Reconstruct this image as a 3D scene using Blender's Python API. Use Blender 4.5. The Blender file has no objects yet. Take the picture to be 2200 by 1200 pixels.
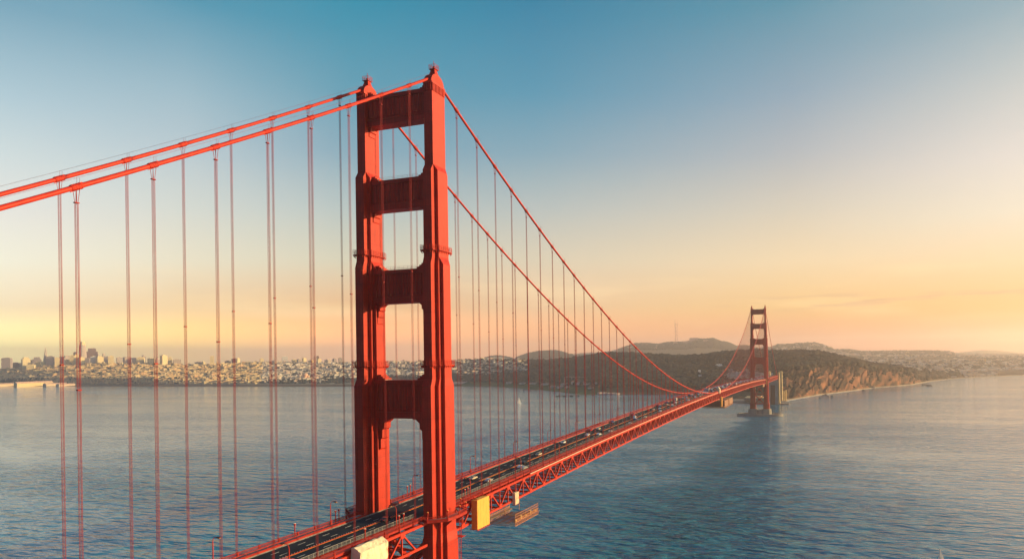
import bpy, math, random
import numpy as np
from mathutils import Vector, Matrix, noise as mn
random.seed(7); np.random.seed(7)
SC = bpy.context.scene
COL = SC.collection
PI = math.pi

# ------------------------------------------------------------------ camera
# x = west, y = along the bridge (away), z = up, metres; origin on the water under the nearer tower
CAM = np.array([142.082, -209.842, 128.248])
YAW, PITCH, ROLL, F, PX, PY = -0.34113, 0.00084, -0.01451, 1493.39, 1255.68, 764.25
def _basis():
    f = np.array([math.sin(YAW)*math.cos(PITCH), math.cos(YAW)*math.cos(PITCH), math.sin(PITCH)])
    r = np.cross(f, [0, 0, 1]); r /= np.linalg.norm(r)
    u = np.cross(r, f); c, s = math.cos(ROLL), math.sin(ROLL)
    return c*r+s*u, -s*r+c*u, f
BR, BU, BF = _basis()
cam = bpy.data.cameras.new('camera'); camo = bpy.data.objects.new('camera', cam); COL.objects.link(camo)
M = Matrix(((BR[0], BU[0], -BF[0], CAM[0]), (BR[1], BU[1], -BF[1], CAM[1]), (BR[2], BU[2], -BF[2], CAM[2]), (0, 0, 0, 1)))
camo.matrix_world = M
cam.sensor_width = 36; cam.lens = F/2200*36
cam.shift_x = -(PX-1100)/2200; cam.shift_y = (PY-600)/2200
cam.clip_start = 1; cam.clip_end = 90000
SC.camera = camo

# ------------------------------------------------------------------ light and exposure
SUN_AZ, SUN_EL = math.radians(62.5), math.radians(10.5)     # azimuth from +y towards +x
sd = Vector((math.sin(SUN_AZ)*math.cos(SUN_EL), math.cos(SUN_AZ)*math.cos(SUN_EL), math.sin(SUN_EL)))
sun = bpy.data.lights.new('sun', 'SUN'); suno = bpy.data.objects.new('sun', sun); COL.objects.link(suno)
sun.energy = 5.0; sun.angle = math.radians(0.5); sun.color = (1.0, 0.71, 0.33)
suno.rotation_euler = sd.to_track_quat('Z', 'Y').to_euler(); suno.location = (2000, 1000, 800)
SC.view_settings.view_transform = 'Standard'; SC.view_settings.look = 'None'
SC.view_settings.exposure = 0.7; SC.view_settings.gamma = 1
SC.cycles.volume_bounces = 3; SC.cycles.max_bounces = 8
SC.cycles.volume_step_rate = 1

def lin(c):
    return tuple(((v/255)/12.92 if v <= 10 else (((v/255)+.055)/1.055)**2.4) for v in c)
def ray(x, y):
    return BF + (x-PX)/F*BR - (y-PY)/F*BU
def pt(x, y, z=None, r=None):
    d = ray(x, y)
    if r is None: t = (z-CAM[2])/d[2]
    else: t = r/math.hypot(d[0], d[1])
    return CAM + t*d
def sky_world():
    w = bpy.data.worlds.new('World'); SC.world = w; w.use_nodes = True
    nt = w.node_tree; nt.nodes.clear(); N = nt.nodes.new; L = nt.links.new
    out = N('ShaderNodeOutputWorld'); bg = N('ShaderNodeBackground'); L(bg.outputs[0], out.inputs[0])
    tc = N('ShaderNodeTexCoord'); sp = N('ShaderNodeSeparateXYZ'); L(tc.outputs['Generated'], sp.inputs[0])
    def m(op, a, b=None, cl=False):
        n = N('ShaderNodeMath'); n.operation = op; n.use_clamp = cl
        for i, v in enumerate((a, b)):
            if v is None: continue
            if isinstance(v, (int, float)): n.inputs[i].default_value = v
            else: L(v, n.inputs[i])
        return n.outputs[0]
    X, Y, Z = sp.outputs
    h = m('SQRT', m('ADD', m('MULTIPLY', X, X), m('MULTIPLY', Y, Y)))
    t = m('DIVIDE', Z, m('MAXIMUM', h, 0.001))
    az = m('MULTIPLY', m('ARCTAN2', X, Y), 180/PI)
    TM = 1.4
    tt = m('MAXIMUM', m('DIVIDE', t, TM), 0.0)
    # columns of the sky: pixel column of the photograph gives the azimuth; (y, rgb)
    cols = [
     (0,   [(0,(95,136,154)),(200,(146,169,178)),(330,(176,187,187)),(450,(199,198,191)),(560,(218,214,193)),(660,(236,213,170)),(750,(337,313,194))], (70,140,170)),
     (400, [(0,(63,124,146)),(200,(130,156,167)),(330,(156,170,175)),(450,(181,185,177)),(560,(205,197,172)),(660,(224,187,135)),(750,(337,269,134))], (30,100,140)),
     (760, [(0,(24,116,140)),(200,(74,129,148)),(330,(108,140,154)),(450,(152,164,161)),(560,(184,179,155)),(660,(214,164,110)),(750,(337,218,126))], (20,85,125)),
     (1150,[(0,(22,104,133)),(200,(64,123,146)),(330,(106,138,152)),(450,(152,160,157)),(560,(187,176,152)),(660,(213,174,131)),(750,(283,176,92))], (18,80,120)),
     (1700,[(0,(62,118,137)),(200,(112,135,150)),(330,(144,150,154)),(450,(176,169,153)),(560,(203,181,144)),(660,(209,166,97)),(750,(210,100,50))], (35,95,130)),
     (2200,[(0,(111,139,150)),(200,(162,166,164)),(330,(185,180,173)),(450,(196,187,167)),(560,(204,177,136)),(660,(218,151,68)),(750,(215,100,45))], (70,125,150)),
    ]
    ramps = []
    for px, st, zen in cols:
        stops = []
        for y, c in st:
            d = ray(px, y); stops.append((max(d[2], 0)/math.hypot(d[0], d[1])/TM, lin(c)))
        d = ray(px, 380); a = math.degrees(math.atan2(d[0], d[1]))
        stops.append((1.0, lin(zen)))
        stops.sort(key=lambda s: s[0])
        ramps.append((a, stops))
    glow = [(s[0], tuple(v*(1+2.6*math.exp(-s[0]*5)) for v in s[1])) for s in ramps[-1][1]]
    ramps.append((34.0, glow)); ramps.append((72.0, glow))
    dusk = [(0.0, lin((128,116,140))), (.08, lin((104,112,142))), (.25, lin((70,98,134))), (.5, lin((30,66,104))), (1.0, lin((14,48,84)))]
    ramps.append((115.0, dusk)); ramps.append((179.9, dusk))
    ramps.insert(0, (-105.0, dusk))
    cur = None; pa = None
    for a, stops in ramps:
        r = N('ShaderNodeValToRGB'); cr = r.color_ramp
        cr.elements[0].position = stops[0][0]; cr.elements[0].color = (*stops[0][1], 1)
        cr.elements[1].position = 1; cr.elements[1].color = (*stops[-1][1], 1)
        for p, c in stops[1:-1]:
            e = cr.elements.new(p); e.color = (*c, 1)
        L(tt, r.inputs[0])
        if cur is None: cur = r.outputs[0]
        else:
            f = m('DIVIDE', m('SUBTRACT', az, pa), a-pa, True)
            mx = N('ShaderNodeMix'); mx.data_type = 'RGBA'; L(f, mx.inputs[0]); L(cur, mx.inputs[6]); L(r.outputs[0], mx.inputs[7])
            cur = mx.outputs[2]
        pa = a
    # thin cirrus streaks and a low bank of haze cloud towards the sun
    cv = N('ShaderNodeCombineXYZ'); L(m('MULTIPLY', az, 0.055), cv.inputs[0]); L(m('MULTIPLY', t, 26), cv.inputs[1])
    nz = N('ShaderNodeTexNoise'); nz.inputs['Scale'].default_value = 1.0; nz.inputs['Detail'].default_value = 5; L(cv.outputs[0], nz.inputs['Vector'])
    def band(lo, c, hi):
        return m('MULTIPLY', m('DIVIDE', m('SUBTRACT', t, lo), c-lo, True), m('SUBTRACT', 1, m('DIVIDE', m('SUBTRACT', t, c), hi-c, True)))
    b1 = m('MULTIPLY', m('MULTIPLY', m('SUBTRACT', nz.outputs[0], 0.5, True), 2.6, True), band(0.02, 0.07, 0.13))
    mx = N('ShaderNodeMix'); mx.data_type = 'RGBA'; L(m('MULTIPLY', b1, 0.9), mx.inputs[0]); L(cur, mx.inputs[6]); mx.inputs[7].default_value = (.95, .72, .36, 1)
    cur = mx.outputs[2]
    cv2 = N('ShaderNodeCombineXYZ'); L(m('MULTIPLY', az, 0.16), cv2.inputs[0]); L(m('MULTIPLY', t, 120), cv2.inputs[1])
    n2 = N('ShaderNodeTexNoise'); n2.inputs['Scale'].default_value = 1.0; n2.inputs['Detail'].default_value = 6; L(cv2.outputs[0], n2.inputs['Vector'])
    east = m('DIVIDE', m('SUBTRACT', az, -10), 8, True)
    b2 = m('MULTIPLY', m('MULTIPLY', m('SUBTRACT', n2.outputs[0], 0.50, True), 9, True), m('MULTIPLY', band(0.055, 0.07, 0.085), east))
    mx = N('ShaderNodeMix'); mx.data_type = 'RGBA'; L(m('MULTIPLY', b2, 0.55), mx.inputs[0]); L(cur, mx.inputs[6]); mx.inputs[7].default_value = (*lin((165, 120, 100)), 1)
    cur = mx.outputs[2]
    b3 = m('MULTIPLY', m('MULTIPLY', m('SUBTRACT', n2.outputs[0], 0.42, True), 4, True), m('MULTIPLY', band(0.0, 0.012, 0.034), east))
    mx = N('ShaderNodeMix'); mx.data_type = 'RGBA'; L(m('MULTIPLY', b3, 0.6), mx.inputs[0]); L(cur, mx.inputs[6]); mx.inputs[7].default_value = (*lin((240, 170, 125)), 1)
    cur = mx.outputs[2]
    ns = N('ShaderNodeTexSky'); ns.sky_type = 'NISHITA'; ns.sun_disc = False
    ns.sun_elevation = SUN_EL; ns.sun_rotation = SUN_AZ; ns.altitude = 100
    sc_ = N('ShaderNodeVectorMath'); sc_.operation = 'SCALE'; L(ns.outputs[0], sc_.inputs[0]); sc_.inputs['Scale'].default_value = 0.006
    sg = N('ShaderNodeVectorMath'); sg.operation = 'SCALE'; L(cur, sg.inputs[0]); sg.inputs['Scale'].default_value = 0.94
    ad = N('ShaderNodeVectorMath'); ad.operation = 'ADD'; L(sg.outputs[0], ad.inputs[0]); L(sc_.outputs[0], ad.inputs[1])
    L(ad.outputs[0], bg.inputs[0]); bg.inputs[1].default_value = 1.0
sky_world()

# ------------------------------------------------------------------ helpers
class MB:
    """collects faces; build() links them as ONE mesh object"""
    def __init__(s): s.v = []; s.f = []
    def add(s, vs, fs):
        b = len(s.v); s.v.extend([tuple(map(float, p)) for p in vs]); s.f.extend([tuple(i+b for i in f) for f in fs])
    def box(s, x0, x1, y0, y1, z0, z1):
        s.add([(x0,y0,z0),(x1,y0,z0),(x1,y1,z0),(x0,y1,z0),(x0,y0,z1),(x1,y0,z1),(x1,y1,z1),(x0,y1,z1)],
              [(0,3,2,1),(4,5,6,7),(0,1,5,4),(1,2,6,5),(2,3,7,6),(3,0,4,7)])
    def beam(s, a, b, w, h, up=(0,0,1)):
        a = np.array(a, float); b = np.array(b, float); d = b-a; d /= np.linalg.norm(d)
        up = np.array(up, float); r = np.cross(d, up)
        if np.linalg.norm(r) < 1e-6: r = np.cross(d, [1, 0, 0])
        r /= np.linalg.norm(r); u = np.cross(r, d)
        vs = [p+sx*r*w/2+sz*u*h/2 for p in (a, b) for sx, sz in ((-1,-1),(1,-1),(1,1),(-1,1))]
        s.add(vs, [(0,1,2,3)[::-1], (4,5,6,7), (0,4,5,1)[::-1], (1,5,6,2)[::-1], (2,6,7,3)[::-1], (3,7,4,0)[::-1]])
    def tube(s, pts, rad, n=8, caps=True):
        pts = [np.array(p, float) for p in pts]; rings = []
        for i, p in enumerate(pts):
            d = pts[min(i+1, len(pts)-1)]-pts[max(i-1, 0)]; d /= np.linalg.norm(d)
            r = np.cross(d, [0, 0, 1])
            if np.linalg.norm(r) < 1e-4: r = np.array([1., 0, 0])
            r /= np.linalg.norm(r); u = np.cross(r, d)
            rr = rad[i] if isinstance(rad, (list, tuple, np.ndarray)) else rad
            rings.append([p+rr*(math.cos(2*PI*k/n)*r+math.sin(2*PI*k/n)*u) for k in range(n)])
        vs = [v for q in rings for v in q]; fs = []
        for i in range(len(pts)-1):
            for k in range(n):
                k2 = (k+1) % n; fs.append((i*n+k, i*n+k2, (i+1)*n+k2, (i+1)*n+k))
        if caps:
            fs.append(tuple(range(n))[::-1]); fs.append(tuple((len(pts)-1)*n+k for k in range(n)))
        s.add(vs, fs)
    def loft(s, rings, caps=True):
        n = len(rings[0]); vs = [v for q in rings for v in q]; fs = []
        for i in range(len(rings)-1):
            for k in range(n):
                k2 = (k+1) % n; fs.append((i*n+k, i*n+k2, (i+1)*n+k2, (i+1)*n+k))
        if caps:
            fs.append(tuple(range(n))[::-1]); fs.append(tuple((len(rings)-1)*n+k for k in range(n)))
        s.add(vs, fs)
    def prism(s, poly, axis, a, b):
        """poly of (u,v); axis 'y': u=x v=z, 'x': u=y v=z, 'z': u=x v=y"""
        def P(u, v, t):
            return (u, t, v) if axis == 'y' else ((t, u, v) if axis == 'x' else (u, v, t))
        s.loft([[P(u, v, a) for u, v in poly], [P(u, v, b) for u, v in poly]])
    def blob(s, c, r, seed=0, sub=1, squash=1.0):
        vs, fs = ICO[sub]
        out = []
        for p in vs:
            k = 1+0.35*mn.noise(Vector(p)*1.7+Vector((seed*3.1, seed*1.7, 0)))
            out.append((c[0]+p[0]*r*k, c[1]+p[1]*r*k, c[2]+p[2]*r*k*squash))
        s.add(out, fs)
    def build(s, name, mat, parent=None, smooth=False, colors=None):
        me = bpy.data.meshes.new(name); me.from_pydata(s.v, [], s.f); me.update()
        import bmesh
        bm = bmesh.new(); bm.from_mesh(me); bmesh.ops.recalc_face_normals(bm, faces=bm.faces); bm.to_mesh(me); bm.free()
        o = bpy.data.objects.new(name, me); COL.objects.link(o)
        if mat: me.materials.append(mat)
        if parent: o.parent = parent
        if smooth: me.polygons.foreach_set('use_smooth', [True]*len(me.polygons))
        return o
def ico(sub):
    import bmesh
    bm = bmesh.new(); bmesh.ops.create_icosphere(bm, subdivisions=sub, radius=1)
    vs = [tuple(v.co) for v in bm.verts]; fs = [tuple(v.index for v in f.verts) for f in bm.faces]; bm.free()
    return vs, fs
ICO = {1: ico(1), 2: ico(2)}
def empty(name, loc=(0, 0, 0), rz=0, parent=None):
    o = bpy.data.objects.new(name, None); COL.objects.link(o); o.location = tuple(map(float, loc)); o.rotation_euler = (0, 0, rz)
    o.empty_display_size = 1
    if parent: o.parent = parent
    return o
def tag(o, label=None, cat=None, group=None, kind=None):
    if label: o['label'] = label
    if cat: o['category'] = cat
    if group: o['group'] = group
    if kind: o['kind'] = kind
    return o
def copy_tree(o, parent=None):
    c = o.copy(); COL.objects.link(c); c.parent = parent
    for ch in [q for q in bpy.data.objects if q.parent == o and q != c]: copy_tree(ch, c)
    return c
def raw_mesh(name, V, Fq, mat, colors=None, smooth=False):
    """fast numpy mesh with faces all of one size; colors per face -> attribute 'tint'"""
    V = np.asarray(V, np.float32); Fq = np.asarray(Fq, np.int32); k = Fq.shape[1]
    me = bpy.data.meshes.new(name); me.vertices.add(len(V)); me.vertices.foreach_set('co', V.ravel())
    me.loops.add(Fq.size); me.loops.foreach_set('vertex_index', Fq.ravel())
    me.polygons.add(len(Fq)); me.polygons.foreach_set('loop_start', np.arange(len(Fq), dtype=np.int32)*k)
    me.polygons.foreach_set('loop_total', np.full(len(Fq), k, np.int32))
    if smooth: me.polygons.foreach_set('use_smooth', np.ones(len(Fq), bool))
    me.update(calc_edges=True)
    if colors is not None:
        dom = 'FACE' if len(colors) == len(Fq) else 'POINT'
        a = me.attributes.new('tint', 'FLOAT_COLOR', dom)
        c4 = np.ones((len(colors), 4), np.float32); c4[:, :3] = colors; a.data.foreach_set('color', c4.ravel())
    me.materials.append(mat)
    o = bpy.data.objects.new(name, me); COL.objects.link(o)
    return o

# ------------------------------------------------------------------ materials
MATS = {}
def mat(name, base, rough=0.6, metal=0.0, var=0.12, vscale=0.4, bump=0.0, bscale=2.0, attr=None, windows=None, spec=0.5, streak=0.0, emit=0):
    if name in MATS: return MATS[name]
    m = bpy.data.materials.new(name); m.use_nodes = True; nt = m.node_tree; N = nt.nodes.new; L = nt.links.new
    b = nt.nodes['Principled BSDF']; b.inputs['Roughness'].default_value = rough; b.inputs['Metallic'].default_value = metal
    b.inputs['Specular IOR Level'].default_value = spec
    tc = N('ShaderNodeTexCoord'); nz = N('ShaderNodeTexNoise'); nz.inputs['Scale'].default_value = vscale; nz.inputs['Detail'].default_value = 6
    L(tc.outputs['Object'], nz.inputs['Vector'])
    mr = N('ShaderNodeMapRange'); mr.inputs[1].default_value = 0.3; mr.inputs[2].default_value = 0.7; mr.inputs[3].default_value = 1-var; mr.inputs[4].default_value = 1+var
    L(nz.outputs[0], mr.inputs[0])
    sc = N('ShaderNodeVectorMath'); sc.operation = 'SCALE'
    if attr:
        a = N('ShaderNodeAttribute'); a.attribute_name = attr; L(a.outputs['Color'], sc.inputs[0])
    else: sc.inputs[0].default_value = base
    L(mr.outputs[0], sc.inputs['Scale']); cur = sc.outputs[0]
    if streak:
        mp = N('ShaderNodeMapping'); mp.inputs['Scale'].default_value = (2.2, 2.2, 0.06); L(tc.outputs['Object'], mp.inputs[0])
        n2 = N('ShaderNodeTexNoise'); n2.inputs['Scale'].default_value = 1; n2.inputs['Detail'].default_value = 4; L(mp.outputs[0], n2.inputs['Vector'])
        m2 = N('ShaderNodeMapRange'); m2.inputs[1].default_value = .5; m2.inputs[2].default_value = .8; m2.inputs[3].default_value = 0; m2.inputs[4].default_value = streak
        L(n2.outputs[0], m2.inputs[0])
        mx = N('ShaderNodeMix'); mx.data_type = 'RGBA'; L(m2.outputs[0], mx.inputs[0]); L(cur, mx.inputs[6]); mx.inputs[7].default_value = (base[0]*.45, base[1]*.8, base[2]*1.0, 1)
        cur = mx.outputs[2]
    if windows:
        fh, fw, dark = windows
        gp = N('ShaderNodeNewGeometry'); sp = N('ShaderNodeSeparateXYZ'); L(gp.outputs['Position'], sp.inputs[0])
        sn = N('ShaderNodeSeparateXYZ'); L(gp.outputs['Normal'], sn.inputs[0])
        def mm(op, a, b_=None):
            n = N('ShaderNodeMath'); n.operation = op
            for i, v in enumerate((a, b_)):
                if v is None: continue
                if isinstance(v, (int, float)): n.inputs[i].default_value = v
                else: L(v, n.inputs[i])
            return n.outputs[0]
        rowm = mm('GREATER_THAN', mm('FRACT', mm('DIVIDE', sp.outputs[2], fh)), 0.5)
        hh = mm('ADD', mm('MULTIPLY', sp.outputs[0], 0.8), mm('MULTIPLY', sp.outputs[1], 0.6))
        colm = mm('GREATER_THAN', mm('FRACT', mm('DIVIDE', hh, fw)), 0.45)
        vert = mm('LESS_THAN', mm('ABSOLUTE', sn.outputs[2]), 0.3)
        f = mm('MULTIPLY', mm('MULTIPLY', rowm, colm), vert)
        mx = N('ShaderNodeMix'); mx.data_type = 'RGBA'; L(mm('MULTIPLY', f, 0.75), mx.inputs[0]); L(cur, mx.inputs[6]); mx.inputs[7].default_value = (*dark, 1)
        cur = mx.outputs[2]
    L(cur, b.inputs['Base Color'])
    if bump:
        nb = N('ShaderNodeTexNoise'); nb.inputs['Scale'].default_value = bscale; nb.inputs['Detail'].default_value = 5; L(tc.outputs['Object'], nb.inputs['Vector'])
        bp = N('ShaderNodeBump'); bp.inputs['Strength'].default_value = bump; bp.inputs['Distance'].default_value = 0.3; L(nb.outputs[0], bp.inputs['Height']); L(bp.outputs[0], b.inputs['Normal'])
    MATS[name] = m
    return m
RED = (0.50, 0.027, 0.009)
def tower_paint():
    m = mat('tower_paint', RED, rough=0.55, var=0.16, vscale=0.22, streak=0.5, spec=.25)
    nt = m.node_tree; N = nt.nodes.new; L = nt.links.new; b = nt.nodes['Principled BSDF']
    tc = N('ShaderNodeTexCoord'); mp = N('ShaderNodeMapping'); mp.inputs['Rotation'].default_value = (PI/2, 0, 0)
    # riveted plates: horizontal seams every 3.6 m, vertical seams every metre or so
    sp = N('ShaderNodeSeparateXYZ'); L(tc.outputs['Object'], sp.inputs[0])
    cb = N('ShaderNodeCombineXYZ'); ad = N('ShaderNodeMath'); ad.operation = 'ADD'; L(sp.outputs[0], ad.inputs[0]); L(sp.outputs[1], ad.inputs[1])
    L(ad.outputs[0], cb.inputs[0]); L(sp.outputs[2], cb.inputs[1])
    br = N('ShaderNodeTexBrick'); L(cb.outputs[0], br.inputs['Vector']); br.inputs['Scale'].default_value = 1
    br.inputs['Brick Width'].default_value = 1.1; br.inputs['Row Height'].default_value = 3.6; br.inputs['Mortar Size'].default_value = 0.05; br.offset = 0.0
    br.inputs['Color1'].default_value = (1, 1, 1, 1); br.inputs['Color2'].default_value = (.72, .72, .72, 1); br.inputs['Mortar'].default_value = (0.0, 0.0, 0.0, 1)
    bp = N('ShaderNodeBump'); bp.inputs['Strength'].default_value = 0.35; bp.inputs['Distance'].default_value = 0.05
    L(br.outputs['Color'], bp.inputs['Height']); L(bp.outputs[0], b.inputs['Normal'])
    prev = b.inputs['Base Color'].links[0].from_socket
    mx = N('ShaderNodeMix'); mx.data_type = 'RGBA'; mx.blend_type = 'MULTIPLY'; mx.inputs[0].default_value = 0.42; L(prev, mx.inputs[6]); L(br.outputs['Color'], mx.inputs[7])
    L(mx.outputs[2], b.inputs['Base Color'])
    return m
TOWER = tower_paint()
STEEL = mat('steel_paint', RED, rough=0.55, var=0.2, vscale=0.6, streak=0.3, spec=.25)
ROPE = mat('rope_paint', (0.34, 0.035, 0.03), rough=0.7, var=0.2, spec=.15)
DARKSTEEL = mat('dark_steel', (0.10, 0.03, 0.03), rough=0.6)
GALV = mat('galvanised', (0.30, 0.29, 0.28), rough=0.5, metal=0.3)
ASPHALT = mat('asphalt', (0.022, 0.030, 0.042), rough=0.95, var=0.3, vscale=0.15, spec=.12)
SIDEWALK = mat('walk_concrete', (0.22, 0.20, 0.19), rough=0.9, var=0.12, vscale=0.5)
WHITE = mat('road_white', (0.55, 0.55, 0.52), rough=0.8, var=0.3, vscale=1)
YELLOW = mat('marker_yellow', (0.85, 0.42, 0.04), rough=0.7)
CONC = mat('concrete', (0.30, 0.27, 0.23), rough=0.9, var=0.2, vscale=0.12, bump=0.3, bscale=0.5)
PYLC = mat('sun_tinted_concrete', (0.68, 0.50, 0.24), rough=0.9, var=0.15, vscale=0.1, streak=0.0)  # low sun's yellow on the shafts is put into this colour
TARP = mat('white_tarp', (0.72, 0.60, 0.40), rough=0.6, var=0.06, vscale=0.6, bump=0.9, bscale=0.7)
YTARP = mat('yellow_sheeting', (0.70, 0.36, 0.05), rough=0.7, var=0.08, vscale=0.5)
LAMPY = mat('amber_lens', (0.8, 0.35, 0.05), rough=0.3)
PALE = mat('pale_cap', (0.7, 0.6, 0.5), rough=0.5)

# ------------------------------------------------------------------ bridge geometry
W = 13.72; TOPZ = 225.9; SAG = 142.2; S = 15.24; L1 = 1280.0
def cz(y):
    if 0 <= y <= L1: return TOPZ - SAG*(1-((y-640)/640)**2)
    t = (-y if y < 0 else y-L1)/343.0
    return TOPZ - 167.1*t + 27.1*(t*t-t)
def rz(y):
    if 0 <= y <= L1: return 74.5+8.2*(1-((y-640)/640)**2) + 1.2*y/L1
    if y < 0: return 74.5+y*0.004
    return 75.7-(y-L1)*0.006
YN, YF = -130.0, 1625.0
bridge = empty('suspension_bridge')
tag(bridge, 'long orange-red suspension bridge crossing the strait from the camera side to the far wooded headland', 'bridge')

def outline(b):
    """stepped cross plan of a leg from three nested half-sizes"""
    (a1, b1), (a2, b2), (a3, b3) = b
    q = [(a3, b3), (a2, b3), (a2, b2), (a1, b2), (a1, b1)]
    r = [(x, y) for x, y in q]
    r += [(-x, y) for x, y in reversed(q)]
    r += [(-x, -y) for x, y in q]
    r += [(x, -y) for x, y in reversed(q)]
    return r
S1 = ((1.65, 4.05), (1.66, 4.0), (1.67, 3.95)); S2 = ((1.65, 5.35), (2.8, 3.1), (2.81, 3.05))
S3 = ((1.6, 6.3), (2.8, 3.5), (4.0, 2.3)); S4 = ((1.75, 7.6), (2.95, 4.6), (4.2, 2.7)); S5 = ((2.0, 8.1), (3.5, 5.4), (4.9, 3.6)); S6 = ((2.6, 9.0), (4.6, 6.8), (6.0, 4.6))
def make_leg(side, zb, parent):
    prof = [(zb, S6), (24, S6), (28, S5), (66, S5), (69, S4), (119, S4), (121.5, S3), (160.5, S3), (163, S2), (192.5, S2), (194.5, S1), (222.3, S1)]
    m = MB(); m.loft([[(side*W+x, y, z) for x, y in outline(s)] for z, s in prof])
    return m.build('leg', TOWER, parent)
def make_strut(zt, zb_, inner, hy, hs, parent):
    m = MB(); x = inner+2.0
    m.box(-x, x, -hy, hy, zb_+0.25, zt-0.2)                       # web
    m.box(-x+.1, x-.1, -hy-.55, hy+.55, zt-1.35, zt)              # top band
    m.box(-x+.1, x-.1, -hy-.45, hy+.45, zb_, zb_+1.9)             # bottom band
    m.box(-x+.15, x-.15, -hy-.7, hy+.7, zb_+1.9, zb_+2.25)
    n = int(2*inner/1.75); p = 2*inner/n
    for i in range(n):                                            # folded flutes with pointed feet
        xc = -inner+p*(i+.5)
        for s in (-1, 1):
            y0 = s*(hy-.05); y1 = s*(hy+.42)
            a, bb = xc-p*.46, xc+p*.46; z0, z1 = zb_+2.6, zt-1.6
            m.add([(a, y0, z0+.5), (bb, y0, z0+.5), (xc, y0, z0), (a, y0, z1), (bb, y0, z1), (xc, y1, z0+.25), (xc, y1, z1)],
                  [(0,2,5),(2,1,5),(0,5,6,3),(5,1,4,6),(3,6,4)])
    for s in (-1, 1):                                             # stepped corner brackets below, small steps above
        k = hs
        def P(dx, dz): return (s*(inner+.9-dx*k), zb_+.3-dz*k)
        poly = [(s*(inner+1.5), zb_+.3), P(5.4, 0), P(5.2, .55), P(4.1, .6), P(3.1, 1.5), P(2.8, 1.7), P(2.7, 3.4), P(2.0, 3.9), P(1.9, 6.4), P(1.45, 6.8), P(1.4, 9.6), P(1.1, 10), (s*(inner+1.5), zb_+.3-10*k)]
        m.prism(poly, 'y', -hy*.86, hy*.86)
        for j, (dx, dz) in enumerate(((3.2, .7), (2.3, 1.3), (1.5, 1.9))):
            xa, xb = s*(inner+1.2), s*(inner+.4-dx); m.box(min(xa, xb), max(xa, xb), -hy*(.9-.05*j), hy*(.9-.05*j), zt-.15-.01*j, zt+dz)
    return m.build('portal_strut', TOWER, parent)
def make_platform(side, z, sec, parent):
    m = MB(); g = tuple((a+.85, b+.85) for a, b in sec); o = outline(g); n = len(o)
    m.loft([[(side*W+x, y, z-.12) for x, y in o], [(side*W+x, y, z+.1) for x, y in o]])
    for k in range(n):
        a, b = o[k], o[(k+1) % n]; ln = math.hypot(a[0]-b[0], a[1]-b[1])
        for h in (.55, 1.15, 1.7): m.beam((side*W+a[0], a[1], z+h), (side*W+b[0], b[1], z+h), .07, .07)
        q = max(1, int(ln/1.2))
        for j in range(q):
            t = j/q; xx, yy = a[0]+(b[0]-a[0])*t, a[1]+(b[1]-a[1])*t
            m.beam((side*W+xx, yy, z), (side*W+xx, yy, z+1.7), .08, .08, (1, 0, 0))
            m.beam((side*W+xx*.99, yy*.99, z-.1), (side*W+xx*.9, yy*.9, z-.8), .16, .2, (1, 0, 0))
    return m.build('maintenance_platform', STEEL, parent)
def make_saddle(side, parent):
    m = MB(); x0, x1 = side*W-1.45, side*W+1.45
    m.box(side*W-1.8, side*W+1.8, -4.3, 4.3, 222.3, 222.75)
    for k in range(9):                                             # fluted frieze under the cap
        y = -3.7+k*.925
        for sx in (-1, 1): m.box(side*W+sx*1.72-.22, side*W+sx*1.72+.22, y-.2, y+.2, 219.6, 222.29)
    for k in range(4):
        x = side*W-1.15+k*.77
        for sy in (-1, 1): m.box(x-.15, x+.15, sy*4.1-.2, sy*4.1+.2, 219.6, 222.28)
    arc = [(4.1*math.cos(PI*i/12), 222.75+3.5*math.sin(PI*i/12)) for i in range(13)]
    m.prism(arc, 'x', x0, x1)
    for i in range(1, 12):
        a, b = arc[i-1], arc[i+1] if i < 12 else arc[i]
        m.beam((x0-.08, arc[i][0], arc[i][1]), (x1+.08, arc[i][0], arc[i][1]), .12, .16)
    for sx in (x0-.05, x1+.05):
        for h in (.8, 1.6, 2.4):
            hw = 4.1*math.sqrt(max(0, 1-(h/3.5)**2)); m.beam((sx, -hw, 222.75+h), (sx, hw, 222.75+h), .1, .12)
    sd_ = m.build('saddle_housing', STEEL, parent)
    m = MB(); X = side*W
    m.loft([[(X+a*1.35*u, b*1.35*u, z) for a, b in ((-1,-1),(1,-1),(1,1),(-1,1))] for z, u in ((225.6, 1), (227.6, .62), (228.1, .6))])
    m.box(X-1.25, X+1.25, -1.25, 1.25, 228.1, 228.25)
    for h in (.5, 1.0, 1.45):
        for a, b in (((-1.2,-1.2),(1.2,-1.2)), ((1.2,-1.2),(1.2,1.2)), ((1.2,1.2),(-1.2,1.2)), ((-1.2,1.2),(-1.2,-1.2))):
            m.beam((X+a[0], a[1], 228.25+h), (X+b[0], b[1], 228.25+h), .07, .07)
    for a in (-1.2, 0, 1.2):
        for b in (-1.2, 0, 1.2):
            if a or b: m.beam((X+a, b, 228.2), (X+a, b, 229.7), .08, .08, (1, 0, 0))
    m.tube([(X, 0, 228.2), (X, 0, 231.2)], .09, 6); m.tube([(X, 0, 228.25), (X, 0, 229.3)], .38, 8)
    m.build('beacon', STEEL, parent)
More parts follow.
